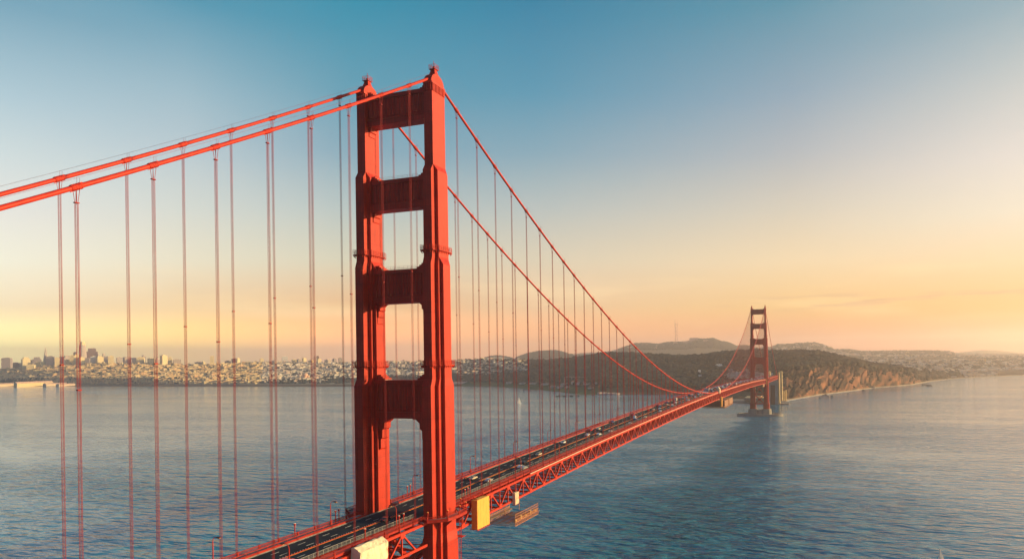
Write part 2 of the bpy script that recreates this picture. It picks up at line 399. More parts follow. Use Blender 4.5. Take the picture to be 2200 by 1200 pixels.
def make_tower(near):
    t = empty('tower', (0, 0, 0), parent=bridge)
    t['label'] = 'nearer bridge tower, sunlit on its western faces' if near else 'distant bridge tower standing on a round concrete pier'
    zb = -2 if near else 14.2
    for s in (-1, 1):
        make_leg(s, zb, t)
        make_platform(s, 165.2, S2, t); make_platform(s, 126.0, S3, t)
        make_saddle(s, t)
    make_strut(221.4, 210.9, 12.0, 2.1, .55, t); make_strut(191.3, 180.7, 10.9, 2.0, .6, t)
    make_strut(159.6, 147.9, 9.7, 1.9, .75, t); make_strut(121.0, 107.6, 9.5, 2.2, 1.15, t)
    for za, zb2 in ((66, 44), (44, 24)):
        m = MB()
        for sy in (-3.2, 3.2):
            m.beam((-9.5, sy, za-1), (9.5, sy, zb2+1), 1.3, 1.9, (0, 1, 0)); m.beam((9.5, sy*1.02, za-1), (-9.5, sy*1.02, zb2+1), 1.3, 1.9, (0, 1, 0))
        m.box(-10, 10, -3.9, 3.9, zb2-.2, zb2+2.0)
        m.prism([(3*math.cos(k*PI/4+PI/8), (za+zb2)/2+3*math.sin(k*PI/4+PI/8)) for k in range(8)], 'y', -3.95, 3.95)
        m.build('cross_brace', TOWER, t)
    for z, ix in ((221.4, 8.5), (191.3, 8), (159.6, 7), (121.0, 6.5)):   # little handrails on the strut tops
        m = MB()
        m.beam((-ix, -2.2, z+.05), (-ix, 2.2, z+.05), .1, .1)
        for s in (-1, 1):
            for h in (.5, 1.05): m.beam((-ix, s*2.2, z+h), (ix, s*2.2, z+h), .06, .06)
            for k in range(9): m.beam((-ix+k*ix/4, s*2.2, z), (-ix+k*ix/4, s*2.2, z+1.05), .06, .06, (1, 0, 0))
        m.build('strut_railing', GALV, t)
    return t
near_tower = make_tower(True)
far_tower = make_tower(False); far_tower.location = (0, L1, 0)
m = MB()   # external ladder cage on the nearer tower
m.tube([(W+4.6, 5.2, 20), (W+4.6, 5.2, 72)], .1, 5); m.tube([(W+5.2, 5.2, 20), (W+5.2, 5.2, 72)], .1, 5)
for z in range(22, 72, 2): m.beam((W+4.3, 5.2, z), (W+5.4, 5.2, z), .08, .08)
for z in (57, 66): m.box(W+3.2, W+6.4, 3.6, 6.2, z, z+.15); [m.beam((W+3.2, 3.6, z+h), (W+6.4, 3.6, z+h), .07, .07) for h in (.6, 1.2)]
m.build('access_ladder', STEEL, near_tower)

# main cables with bands, hand ropes
bands = []
for side in (-1, 1):
    m = MB(); ys = list(np.linspace(-200, -2, 40))+list(np.linspace(2, L1-2, 150))+list(np.linspace(L1+2, 1623, 30))
    m.tube([(side*W, y, cz(y)+(-0.05)) for y in ys], .46, 12)
    c = m.build('main_cable', STEEL, bridge, smooth=True)
    m = MB()
    for dx in (-.55, .55):
        m.tube([(side*W+dx, y, cz(y)+1.55) for y in ys[::3]], .013, 4)
    for k in range(-12, 84):
        y = k*S
        if k in (0,) or abs(y-L1) < 3: continue
        for dy in (-.25, .25):
            m.tube([(side*W+.55, y+dy, cz(y)+.3), (side*W+.55, y+dy, cz(y)+1.6)], .03, 4)
    m.build('hand_rope', ROPE, c)
    stuff = MB()
    for k in range(-8, 84):
        if k == 0: continue
        y = k*S; sl = (cz(y+1)-cz(y-1))/2; d = np.array([0, 1, sl]); d /= np.linalg.norm(d); c0 = np.array([side*W, y, cz(y)-.05])
        near = k <= 24
        b = MB() if near else stuff
        b.tube([c0-d*1.15, c0-d*1.0, c0+d*1.0, c0+d*1.15], [.5, .58, .58, .5], 12)
        if near:
            for t_ in (-.75, -.25, .25, .75): b.tube([c0+d*(t_-.05), c0+d*(t_+.05)], .63, 12)
            b.beam(c0-d*1.2+np.array([0, 0, .62]), c0+d*1.2+np.array([0, 0, .58]), .18, .12)
            b.beam(c0-d*1.2-np.array([0, 0, .62]), c0+d*1.2-np.array([0, 0, .58]), .18, .12)
            b.build('cable_band', STEEL, c)
    o = stuff.build('cable_band', STEEL, c); o['kind'] = 'stuff'

# suspenders: four wire ropes each
def suspender(mb, side, k, near):
    y = k*S; zt = cz(y)-.5; zb_ = rz(y)-.9
    r = .052 if near else .07
    if k > 45: r = .10
    for dy in (-.30, .30):
        for dx in (-.14, .14):
            if near:
                mb.tube([(side*W+dx*3.4, y+dy*1.15, zt+.35), (side*W+dx*1.1, y+dy*.62, zt-2.3), (side*W+dx, y+dy*.75, zt-2.9), (side*W+dx, y+dy*.75, zb_)], r, 4)
            else: mb.tube([(side*W+dx, y+dy*.75, zt+.3), (side*W+dx, y+dy*.75, zb_)], r, 4)
    if near:
        mb.box(side*W-.26, side*W+.26, y-.42, y+.42, zt-2.5, zt-2.32)
        if zt-zb_ > 60: mb.box(side*W-.22, side*W+.22, y-.34, y+.34, zt-(zt-zb_)*.42, zt-(zt-zb_)*.42+.25)
stuff = MB(); cnt = 0
for k in list(range(-8, 0))+list(range(1, 84)):
    for side in (-1, 1):
        if cnt < 100 and k <= 46:
            mb = MB(); suspender(mb, side, k, k <= 22); mb.build('suspender', ROPE, bridge); cnt += 1
        else: suspender(stuff, side, k, False)
o = stuff.build('suspender', ROPE, bridge); o['kind'] = 'stuff'

# deck
def yrange(a, b, st): return list(np.arange(a, b, st))+[b]
PARA = mat('parapet_shaded_red', (.34, .018, .010), rough=.6, var=.2, vscale=.6, spec=.2)  # bridge red again; the railings' weaker sunlight is put into the colour
def strip(mb, x0, x1, z0, z1, ya=YN, yb=YF, st=20.0, skip=()):
    ys = yrange(ya, yb, st)
    mb.loft([[(x0, y, rz(y)+z0), (x1, y, rz(y)+z0), (x1, y, rz(y)+z1), (x0, y, rz(y)+z1)] for y in ys])
m = MB(); strip(m, -9.4, 9.4, -.45, 0); road = m.build('roadway', ASPHALT, bridge)
m = MB()
for x in (-6.1, -3.05, 3.05, 6.1):
    y = YN
    while y < 1600:
        m.beam((x, y, rz(y)+.02), (x, y+3.0, rz(y+3)+.02), .16 if y < 500 else .2, .03); y += 10.5
for x in (-9.1, 9.1): strip(m, x-.07, x+.07, .004, .02)
m.build('lane_marking', WHITE, road)
m = MB()   # median: closely spaced yellow markers on a low steel rail
strip(m, -.12, .12, 0.0, .22, YN, 1610)
mm_ = m.build('median_rail', STEEL, road)
m = MB(); y = YN
while y < 900:
    m.box(-.05, .05, y-.07, y+.07, rz(y)+.2, rz(y)+.5); y += 1.1
m.build('median_picket', GALV, road)
m = MB(); strip(m, .16, .36, .004, .06, YN, 1610)
m.build('yellow_marker_line', YELLOW, road)
for s in (-1, 1):
    def sx(a): return (min(s*a[0], s*a[1]), max(s*a[0], s*a[1]))
    segs = [(YN, -9.5), (9.5, L1-9.5), (L1+9.5, YF)]
    m = MB()
    for a, b in segs: strip(m, *sx((9.41, 12.9)), -.3, .22, a, b)
    # walk swings out round each leg
    for yc in (0, L1):
        m.box(*sx((9.41, 9.6)), yc-9.5, yc+9.5, rz(yc)-.3, rz(yc)+.22)
        inner = [(9.6, -9.5), (12.0, -9.5), (12.0, -8.6), (18.6, -5.2), (18.6, 5.2), (12.0, 8.6), (12.0, 9.5), (9.6, 9.5)]
        outer = [(12.9, -9.5), (15.5, -11.2), (20.6, -6.5), (21.2, 0), (20.6, 6.5), (15.5, 11.2), (12.9, 9.5)]
        poly = [(12.0, -9.5)]+outer+[(12.0, 9.5), (15.3, 8.4), (18.3, 5.0), (18.3, -5.0), (15.3, -8.4)]
        if yc == 0 and s == 1 or True:
            pl = [(s*u, yc+v) for u, v in poly]; m.prism(pl, 'z', rz(yc)-.35, rz(yc)+.2)
    m.build('sidewalk', SIDEWALK, bridge)
    # kerb girder between road and walk
    m = MB()
    for a, b in segs: strip(m, *sx((9.42, 9.72)), .0, .75, a, b)
    m.build('kerb_rail', PARA, bridge)
    # outer parapet: top rail, bottom rail, pickets, posts
    m = MB()
    for a, b in segs:
        strip(m, *sx((12.95, 13.2)), 1.28, 1.42, a, b); strip(m, *sx((12.98, 13.15)), .28, .42, a, b)
        y = a
        while y < b:
            z = rz(y)
            if y < 260: m.box(*sx((12.99, 13.13)), y, y+.12, z+.4, z+1.3); y += .42 if y < 60 else .62
            else: m.box(*sx((13.0, 13.12)), y, y+.55, z+.4, z+1.3); y += 1.9
        y = a+.2
        while y < b: m.box(*sx((12.9, 13.3)), y-.18, y+.18, rz(y)-.3, rz(y)+1.5); y += 7.62
    for yc in (0, L1):
        path = [(13.05, -9.6), (15.5, -11.1), (20.5, -6.4), (21.1, 0), (20.5, 6.4), (15.5, 11.1), (13.05, 9.6)]
        for (a, b), (c_, d_) in zip(path[:-1], path[1:]):
            for h in (.35, 1.35): m.beam((s*a, yc+b, rz(yc)+h), (s*c_, yc+d_, rz(yc)+h), .15, .14)
            m.beam((s*a*1.004, yc+b, rz(yc)-.15), (s*c_*1.004, yc+d_, rz(yc)-.15), .3, .9)
            n = int(math.hypot(a-c_, b-d_)/.45)
            for k in range(n):
                t_ = k/n; m.box(s*(a+(c_-a)*t_)-.05, s*(a+(c_-a)*t_)+.05, yc+b+(d_-b)*t_-.05, yc+b+(d_-b)*t_+.05, rz(yc)+.3, rz(yc)+1.35)
            m.box(s*a-.14, s*a+.14, yc+b-.14, yc+b+.14, rz(yc)-.6, rz(yc)+1.5)
        for yy in (-4, 4): m.prism([(s*17.8, rz(yc)-.36), (s*20.8, rz(yc)-.36), (s*20.8, rz(yc)-.8), (s*18.2, rz(yc)-3.2), (s*17.8, rz(yc)-3.2)], 'y', yc+yy-.2, yc+yy+.2)
    m.build('parapet', PARA, bridge)
    # inner fence beside the traffic
    m = MB()
    hh = 2.0 if s == 1 else 1.35
    for a, b in segs:
        strip(m, *sx((9.75, 9.82)), hh, hh+.08, a, min(b, 700)); strip(m, *sx((9.75, 9.82)), hh*.55, hh*.55+.05, a, min(b, 700))
        y = a
        while y < min(b, 300): m.box(*sx((9.74, 9.84)), y-.05, y+.05, rz(y)+.7, rz(y)+hh); y += 3.81 if s < 0 else 1.9
    if s == 1:
        for a, b in ((YN, -9.5), (9.5, 60)):
            y = a
            while y < b: m.box(9.77, 9.80, y-.02, y+.02, rz(y)+.7, rz(y)+hh); y += .3
    m.build('traffic_fence', GALV if s == 1 else STEEL, bridge)
    # fascia stringer and white service pipe outside
    m = MB()
    for a, b in segs: strip(m, *sx((12.9, 13.02)), -.3, .2, a, b)
    m.build('fascia', PARA, bridge)
    if s == 1:
        m = MB()
        for a, b in ((75, L1-12),): strip(m, 14.2, 14.6, -.3, .05, a, b)
        m.build('service_pipe', mat('pipe_cream', (0.75, 0.42, 0.30), rough=0.5), bridge)
    # stiffening truss
    tr = empty('stiffening_truss', parent=bridge)
    D = 7.3; P_ = 7.62
    for nm, zo, hh_, ww in (('top_chord', -1.1, .85, .75), ('bottom_chord', -1.05-D, .85, .75)):
        m = MB()
        for a, b in ((YN, -8.6), (8.6, L1-8.6), (L1+8.6, YF-5)): strip(m, *sx((W-ww/2, W+ww/2)), zo-hh_/2, zo+hh_/2, a, b)
        m.build(nm, STEEL, tr)
        n0 = int(YN//P_); m = MB(); gp = m
    for k in range(n0, int(YF//P_)-1):
        y0, y1 = k*P_, (k+1)*P_
        if y0 < 8 and y1 > -8 or (y0 < L1+8 and y1 > L1-8):
            if m.v: m.build('web_lattice', STEEL, tr)
            m = MB(); gp = m; continue
        ta, tb = (s*W, y0, rz(y0)-1.3), (s*W, y1, rz(y1)-1.3); ba, bb = (s*W, y0, rz(y0)-1-D), (s*W, y1, rz(y1)-1-D)
        w_ = .52 if y0 < 500 else .62
        m.beam(ta, ba, w_*.8, w_*.8, (1, 0, 0))
        if k % 2: m.beam(ta, bb, w_, w_*1.25, (1, 0, 0))
        else: m.beam(ba, tb, w_, w_*1.25, (1, 0, 0))
        if y0 < 400:
            xx = s*(W+.30)
            zt_ = rz(y0)-1.3; zb_ = rz(y0)-1.05-D
            g = zt_ if k % 2 else zb_; sg = -1 if k % 2 else 1
            gp.prism([(y0-1.3, g-.5*sg), (y0+1.3, g-.5*sg), (y0+1.3, g+.5*sg), (y0+.7, g+1.35*sg), (y0-.7, g+1.35*sg), (y0-1.3, g+.5*sg)], 'x', xx-.08-.1*s, xx+.08+.1*s)
    m.build('web_lattice', STEEL, tr)
m = MB()   # floor beams and bottom lateral bracing between the trusses
for k in range(int(YN//7.62)+1, int(1600//7.62)):
    y = k*7.62
    if abs(y) < 9 or abs(y-L1) < 9:
        if m.v: m.build('floor_bracing', STEEL, bridge)
        m = MB(); continue
    m.box(-13.3, 13.3, y-.22, y+.22, rz(y)-2.1, rz(y)-.5)
    if y < 700:
        m.box(-13.3, 13.3, y-.2, y+.2, rz(y)-1.4-7.3, rz(y)-.8-7.3)
        for a, b in (((-13.2, -1.8), (0, -8.2)), ((13.2, -1.8), (0, -8.2))): m.beam((a[0], y, rz(y)+a[1]), (b[0], y, rz(y)+b[1]), .3, .3, (0, 1, 0))
        m.beam((-13.3, y, rz(y)-8.4), (13.3, y+7.62, rz(y)-8.4), .3, .28); m.beam((13.3, y, rz(y)-8.45), (-13.3, y+7.62, rz(y)-8.45), .3, .28)
m.build('floor_bracing', STEEL, bridge)
m = MB()
for x in (-7.5, -4.5, -1.5, 1.5, 4.5, 7.5): strip(m, x-.18, x+.18, -1.3, -.46, YN, 1600)
m.build('road_stringer', DARKSTEEL, bridge)
#PART2
# ------------------------------------------------------------------ water
def water():
    me = bpy.data.meshes.new('water'); R = 20000
    me.from_pydata([(-R, -R, 0), (R, -R, 0), (R, R, 0), (-R, R, 0)], [], [(0, 1, 2, 3)])
    o = bpy.data.objects.new('water', me); COL.objects.link(o); o['kind'] = 'structure'
    m = bpy.data.materials.new('sea'); m.use_nodes = True; nt = m.node_tree; N = nt.nodes.new; L = nt.links.new
    b = nt.nodes['Principled BSDF']; b.inputs['Base Color'].default_value = (0.0, 0.20, 0.33, 1); b.inputs['IOR'].default_value = 1.36
    tc = N('ShaderNodeTexCoord')
    def nz(scale, rot, sx, sy, det=3, rough=.55):
        mp = N('ShaderNodeMapping'); mp.inputs['Rotation'].default_value = (0, 0, math.radians(rot)); mp.inputs['Scale'].default_value = (sx, sy, 1); L(tc.outputs['Object'], mp.inputs[0])
        n = N('ShaderNodeTexNoise'); n.inputs['Scale'].default_value = scale; n.inputs['Detail'].default_value = det; n.inputs['Roughness'].default_value = rough; L(mp.outputs[0], n.inputs['Vector']); return n.outputs[0]
    def mr(x, a, b_, c, d):
        n = N('ShaderNodeMapRange'); L(x, n.inputs[0])
        for i, v in enumerate((a, b_, c, d)): n.inputs[i+1].default_value = v
        return n.outputs[0]
    patch = nz(1/300, 24, .35, 1.6, 6, .66)           # tidal streaks: calmer and rougher water
    swell = nz(1/17, 14, .55, 1.5, 2.5, .55); chop = nz(1/5, 8, .55, 1.3, 3, .55)
    def bump(h, st, dist, prev=None):
        n = N('ShaderNodeBump'); n.inputs['Distance'].default_value = dist; L(h, n.inputs['Height'])
        if isinstance(st, (int, float)): n.inputs['Strength'].default_value = st
        else: L(st, n.inputs['Strength'])
        if prev: L(prev, n.inputs['Normal'])
        return n.outputs[0]
    sp = N('ShaderNodeSeparateXYZ'); L(tc.outputs['Object'], sp.inputs[0])   # open strait rougher, inner bay calmer
    def mul(a, b_):
        n = N('ShaderNodeMath'); n.operation = 'MULTIPLY'; L(a, n.inputs[0]); L(b_, n.inputs[1]); return n.outputs[0]
    vd = N('ShaderNodeVectorMath'); vd.operation = 'DISTANCE'; L(tc.outputs['Object'], vd.inputs[0]); vd.inputs[1].default_value = (-30, 150, 0)
    wx = mr(sp.outputs[0], 0, 800, 0, 1500); ad = N('ShaderNodeMath'); ad.operation = 'ADD'; L(vd.outputs['Value'], ad.inputs[0]); L(wx, ad.inputs[1])
    calm0 = mr(ad.outputs[0], 60, 900, 1.6, .30)
    # choppy wake trailing from the far pier with the tide
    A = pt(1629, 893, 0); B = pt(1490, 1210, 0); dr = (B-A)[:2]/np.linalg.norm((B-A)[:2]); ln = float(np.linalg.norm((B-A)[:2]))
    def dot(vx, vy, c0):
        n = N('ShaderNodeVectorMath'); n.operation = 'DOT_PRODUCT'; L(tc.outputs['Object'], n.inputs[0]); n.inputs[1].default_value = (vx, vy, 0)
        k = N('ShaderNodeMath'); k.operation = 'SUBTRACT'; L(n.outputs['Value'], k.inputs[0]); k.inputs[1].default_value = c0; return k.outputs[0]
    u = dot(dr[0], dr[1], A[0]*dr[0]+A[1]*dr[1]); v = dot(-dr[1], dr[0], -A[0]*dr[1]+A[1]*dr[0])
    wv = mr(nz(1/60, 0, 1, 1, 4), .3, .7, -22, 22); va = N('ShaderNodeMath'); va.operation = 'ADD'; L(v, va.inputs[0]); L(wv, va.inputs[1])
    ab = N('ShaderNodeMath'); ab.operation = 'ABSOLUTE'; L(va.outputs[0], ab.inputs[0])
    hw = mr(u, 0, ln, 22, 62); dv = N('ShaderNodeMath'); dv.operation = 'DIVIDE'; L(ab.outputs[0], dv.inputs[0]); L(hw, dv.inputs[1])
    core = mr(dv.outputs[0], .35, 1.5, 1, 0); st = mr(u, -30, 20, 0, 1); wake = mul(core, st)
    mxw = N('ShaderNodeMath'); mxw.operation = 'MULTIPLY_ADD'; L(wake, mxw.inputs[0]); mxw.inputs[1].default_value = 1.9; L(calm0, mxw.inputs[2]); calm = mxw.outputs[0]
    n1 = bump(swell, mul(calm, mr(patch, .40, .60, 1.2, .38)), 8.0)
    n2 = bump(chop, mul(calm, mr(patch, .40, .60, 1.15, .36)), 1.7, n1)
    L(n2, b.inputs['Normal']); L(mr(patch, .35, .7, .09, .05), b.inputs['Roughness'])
    me.materials.append(m)
water()

# ------------------------------------------------------------------ terrain
K = [-400, 0, 120, 200, 400, 500, 600, 800, 967, 1060, 1130, 1180, 1240, 1300, 1360, 1400, 1480, 1560, 1620, 1690, 1760, 1800, 1850, 1880, 1920, 1960, 1990, 2040, 2100, 2200, 2600]
def col_(d):   # values given at some knots, interpolated over px
    xs = sorted(d); return lambda px: np.interp(px, xs, [d[x] for x in xs])
def slope(px, y):
    d = ray(px, y); return d[2]/math.hypot(d[0], d[1])
def rz0(px, y):
    return -CAM[2]/slope(px, y)
shore_y = col_({-400: 828, 0: 829, 400: 830, 800: 830, 980: 829.5, 1060: 830, 1130: 835, 1200: 841, 1240: 846.5, 1300: 847.5, 1360: 847, 1480: 848, 1540: 852, 1600: 858, 1660: 860, 1690: 860.5, 1760: 848.5, 1820: 841, 1880: 832.5, 1930: 829, 1960: 826, 1990: 820.5, 2040: 814, 2100: 810.5, 2200: 806.5, 2600: 800})
dr1 = col_({-400: 350, 400: 350, 800: 260, 1000: 230, 1180: 200, 1260: 150, 1300: 30, 1480: 30, 1640: 30, 1700: 22, 1950: 22, 1990: 60, 2600: 90})
z1 = col_({-400: 5, 980: 4, 1260: 4, 1300: 7, 1640: 8, 1700: 3, 2600: 4})
y2 = col_({-400: 815, 0: 814, 100: 812, 400: 812, 600: 811, 800: 808, 967: 806, 1060: 805, 1180: 800, 1300: 797, 1480: 798, 1560: 800, 1620: 801, 1660: 803, 1690: 792, 1742: 788, 1793: 780, 1843: 783, 1870: 787, 1920: 791, 1960: 801, 1990: 812, 2040: 806, 2100: 803, 2600: 795})
r2 = col_({-400: 5200, 0: 5100, 400: 4750, 800: 4200, 967: 3700, 1060: 3500, 1180: 3100, 1300: 2800, 1480: 2650, 1620: 2500, 1670: 2350, 1742: 2420, 1793: 2550, 1843: 2650, 1880: 2720, 1920: 2880, 1960: 2960, 1990: 3110, 2040: 3420, 2100: 3720, 2200: 4000, 2600: 4300})
y3 = col_({-400: 795, 0: 793, 60: 792, 120: 785, 200: 781.5, 300: 781, 400: 784, 500: 781, 600: 779, 700: 780, 800: 778, 900: 777, 967: 775, 1060: 773, 1130: 775, 1180: 776, 1240: 770, 1300: 761, 1360: 761, 1400: 764, 1480: 767, 1540: 761, 1580: 756, 1620: 755, 1680: 756, 1760: 757, 1800: 767, 1850: 779, 1880: 785, 1930: 789, 1980: 799, 2010: 802, 2100: 799, 2200: 795, 2600: 790})
r3 = col_({-400: 6100, 0: 6000, 400: 5600, 800: 4900, 1000: 4500, 1130: 3900, 1240: 3400, 1360: 3150, 1540: 3050, 1760: 2900, 1850: 2950, 1880: 3020, 1930: 3200, 1990: 3500, 2100: 4100, 2200: 4400, 2600: 4700})
y5 = col_({-400: 800, 1000: 790, 1130: 783, 1240: 768, 1300: 762, 1500: 764, 1700: 764, 1790: 766, 1850: 769, 1920: 770, 2000: 771, 2100: 772, 2200: 772, 2600: 775})
r5 = col_({-400: 7200, 1000: 6300, 2600: 6000})
y6 = col_({-400: 800, 960: 782, 1020: 774, 1040: 769.5, 1060: 765, 1075: 765, 1102: 770, 1112: 768, 1133: 760, 1160: 755, 1196: 754, 1214: 758, 1224: 762, 1280: 758, 1305: 757, 1324: 753, 1364: 739, 1391: 738, 1413: 740, 1434: 736, 1474: 735.5, 1496: 728, 1511: 730, 1533: 728, 1549: 734, 1562: 735.5, 1584: 745, 1600: 743, 1640: 747, 1656: 746.5, 1673: 740, 1700: 740, 1724: 737, 1749: 737, 1770: 742, 1793: 752, 1823: 751.5, 1851: 756, 1894: 755, 1958: 754.5, 2022: 755, 2037: 756, 2052: 759.5, 2200: 763, 2600: 766})
y7 = col_({-400: 810, 1200: 790, 1700: 770, 1900: 762, 2060: 756, 2110: 751, 2150: 753, 2200: 758, 2600: 757})
def zz(px, y, r): return CAM[2]+slope(px, y)*r
PXS = np.concatenate([np.arange(-400, 900, 6.0), np.arange(900, 1660, 3.0), np.arange(1660, 2020, 1.5), np.arange(2020, 2600, 5.0)])
NSEG = [3, 6, 44, 34, 8, 22, 26, 8, 4]
CTRL = []
for px in PXS:
    r0 = rz0(px, float(shore_y(px))); c = [(r0-45, -4.5), (r0, 0.0)]
    c.append((r0+float(dr1(px)), float(z1(px))))
    ra = max(float(r2(px)), c[-1][0]+30); c.append((ra, zz(px, float(y2(px)), ra)))
    rb = max(float(r3(px)), ra+80); c.append((rb, zz(px, float(y3(px)), rb)))
    zb = c[-1][1]; rc = rb+650; flat = min(1, max(0, (px-1860)/100)); c.append((rc, flat*zz(px, float(y5(px))+13, rc)+(1-flat)*(zb*.35+8)))
    rd = float(r5(px)); c.append((rd, max(6, zz(px, float(y5(px)), rd))))
    c.append((7900.0, max(8, zz(px, float(y6(px)), 7900.0))))
    c.append((12500.0, max(4, zz(px, float(y7(px)), 12500.0)))); c.append((16500.0, -4.0))
    CTRL.append(c)
GR, GZ, GS, GV = [], [], [], []
for c in CTRL:
    rr, zz_, ss, vv = [], [], [], []
    for i, n in enumerate(NSEG):
        for j in range(n+(1 if i == len(NSEG)-1 else 0)):
            t = j/n; e = t*t*(3-2*t); e = t*(1-.6)+e*.6 if i > 2 else t
            rr.append(c[i][0]+(c[i+1][0]-c[i][0])*t); zz_.append(c[i][1]+(c[i+1][1]-c[i][1])*e); ss.append(i); vv.append(t)
    GR.append(rr); GZ.append(zz_); GS.append(ss); GV.append(vv)
GR = np.array(GR); GZ = np.array(GZ); GS = np.array(GS[0]); GV = np.array(GV[0])
DIR = np.array([[ray(px, 770)[0], ray(px, 770)[1]] for px in PXS]); DIR /= np.linalg.norm(DIR, axis=1)[:, None]
GX = CAM[0]+GR*DIR[:, :1]; GY = CAM[1]+GR*DIR[:, 1:]
NC, NR = GR.shape
TINT = np.zeros((NC, NR, 3))
C_BEACH = np.array((.44, .33, .21)); C_CLIFF = np.array((.25, .105, .05)); C_SHRUB = np.array((.062, .036, .021)); C_FOR = np.array((.016, .024, .016))
C_CITY = np.array((.34, .27, .18)); C_GRASS = np.array((.075, .10, .035)); C_HILL = np.array((.085, .07, .045))
arc = np.concatenate([[0], np.cumsum(np.hypot(np.diff(GX[:, 3]), np.diff(GY[:, 3])))])
for i, px in enumerate(PXS):
    for j in range(NR):
        s, v = GS[j], GV[j]; x, y = GX[i, j], GY[i, j]
        n1 = mn.noise(Vector((x/260, y/260, 3))); n2 = mn.noise(Vector((x/70, y/70, 7)))
        if s <= 1 and s > 0 and j > 3: GZ[i, j] += .5*n2*v
        if s == 2 or s == 3:
            amp = 4 if px > 1290 else 3
            GZ[i, j] += amp*(n1*1.3+n2*.6)*math.sin(PI*min(1, v+.0))*(1 if s == 2 else .6) if s == 2 else amp*.8*n2*(1-v*.6)
        if s >= 5: GZ[i, j] += (5*n1+2*n2)*(0.5 if s == 6 and v > .8 else 1)
        # land cover
        if s <= 1: c = C_BEACH if px > 1660 else (C_GRASS if (980 < px < 1290 and s == 1) else C_SHRUB*1.6)
        elif s == 2:
            if px < 760: c = C_CITY
            elif px < 1290: c = C_GRASS if v < .16 else C_FOR
            elif px < 1665: c = C_FOR
            elif px < 1990:
                w_ = math.sin(PI*min(1, v*1.02))**.6
                u = arc[i]-v*120+34*mn.noise(Vector((x/75, y/75, 8)))+16*mn.noise(Vector((x/28, y/28, 3))); 
                g = 1-abs(mn.noise(Vector((u/46, v*1.1, 1.5))))*2; g2 = 1-abs(mn.noise(Vector((u/17, v*2.2, 9))))*2; big = mn.noise(Vector((u/150, v*.7, 4)))
                GZ[i, j] += w_*(15*(g-.55)+5.0*(g2-.5)+12*big)*(1 if px < 1960 else max(0, (1990-px)/30))
                f = mn.noise(Vector((u/30, v*2.5, 20)))*1.2+mn.noise(Vector((x/12, y/12, 2)))*.7+v*.35-.18-g*.25
                f = min(1, max(0, f*2.2+1.0+.8*mn.noise(Vector((x/110, y/110, 6))))); c = C_CLIFF*(1-f)+C_SHRUB*f
                if px > 1960: c = c*(1-(px-1960)/30)+C_SHRUB*((px-1960)/30)
            else: c = C_SHRUB*.8
        elif s in (3, 4):
            c = C_CITY if px < 1130 else (C_FOR if px < 1870 else C_SHRUB)
        elif s == 5: c = C_CITY
        else: c = C_HILL if 1120 < px < 2060 else C_CITY
        if s == 1 and px > 1990: c = C_BEACH
        TINT[i, j] = c*(1+.35*n2)
V = np.stack([GX, GY, GZ], -1).reshape(-1, 3)
I, J = np.meshgrid(np.arange(NC-1), np.arange(NR-1), indexing='ij')
a = (I*NR+J).ravel(); Fq = np.stack([a, a+1, a+NR+1, a+NR], -1)
LAND = mat('land', (1, 1, 1), rough=0.95, attr='tint', var=.35, vscale=.03, bump=1.0, bscale=.08, spec=.1)
terr = raw_mesh('terrain', V, Fq, LAND, colors=TINT.reshape(-1, 3), smooth=True); terr['kind'] = 'structure'
def ground(px, r):
    i = min(NC-2, max(0, int(np.searchsorted(PXS, px)-1))); t = (px-PXS[i])/(PXS[i+1]-PXS[i])
    za = np.interp(r, GR[i], GZ[i]); zb = np.interp(r, GR[i+1], GZ[i+1])
    d = ray(px, 770); h = math.hypot(d[0], d[1])
    return CAM[0]+d[0]/h*r, CAM[1]+d[1]/h*r, float(za*(1-t)+zb*t)
def seat(px, y, rmin=0, rmax=9000):
    """first point of the land seen at this pixel"""
    sl = slope(px, y); i = min(NC-2, max(0, int(np.searchsorted(PXS, px)-1)))
    for r, z in zip(GR[i], GZ[i]):
        if r > rmin and z >= CAM[2]+sl*r: return r
    return rmax

# surf line along the open-ocean beach
m = MB(); top = []; bot = []
for px in np.arange(1688, 2400, 3.0):
    r0 = rz0(px, float(shore_y(px))); d = ray(px, 770); h = math.hypot(d[0], d[1]); u = np.array([d[0], d[1]])/h
    wn = 9+7*mn.noise(Vector((px/23, 0, 0)))+5*mn.noise(Vector((px/7, 4, 0)))
    top.append((CAM[0]+u[0]*(r0+2), CAM[1]+u[1]*(r0+2), .42)); bot.append((CAM[0]+u[0]*(r0-wn), CAM[1]+u[1]*(r0-wn), .15))
n = len(top); m.add(top+bot, [(i, i+1, n+i+1, n+i) for i in range(n-1)])
FOAM = mat('foam', (.75, .72, .68), rough=.7, var=.3, vscale=.2)
o = m.build('surf_foam', FOAM); o['kind'] = 'stuff'; o['label'] = 'white surf breaking along the ocean beach below the bluffs'

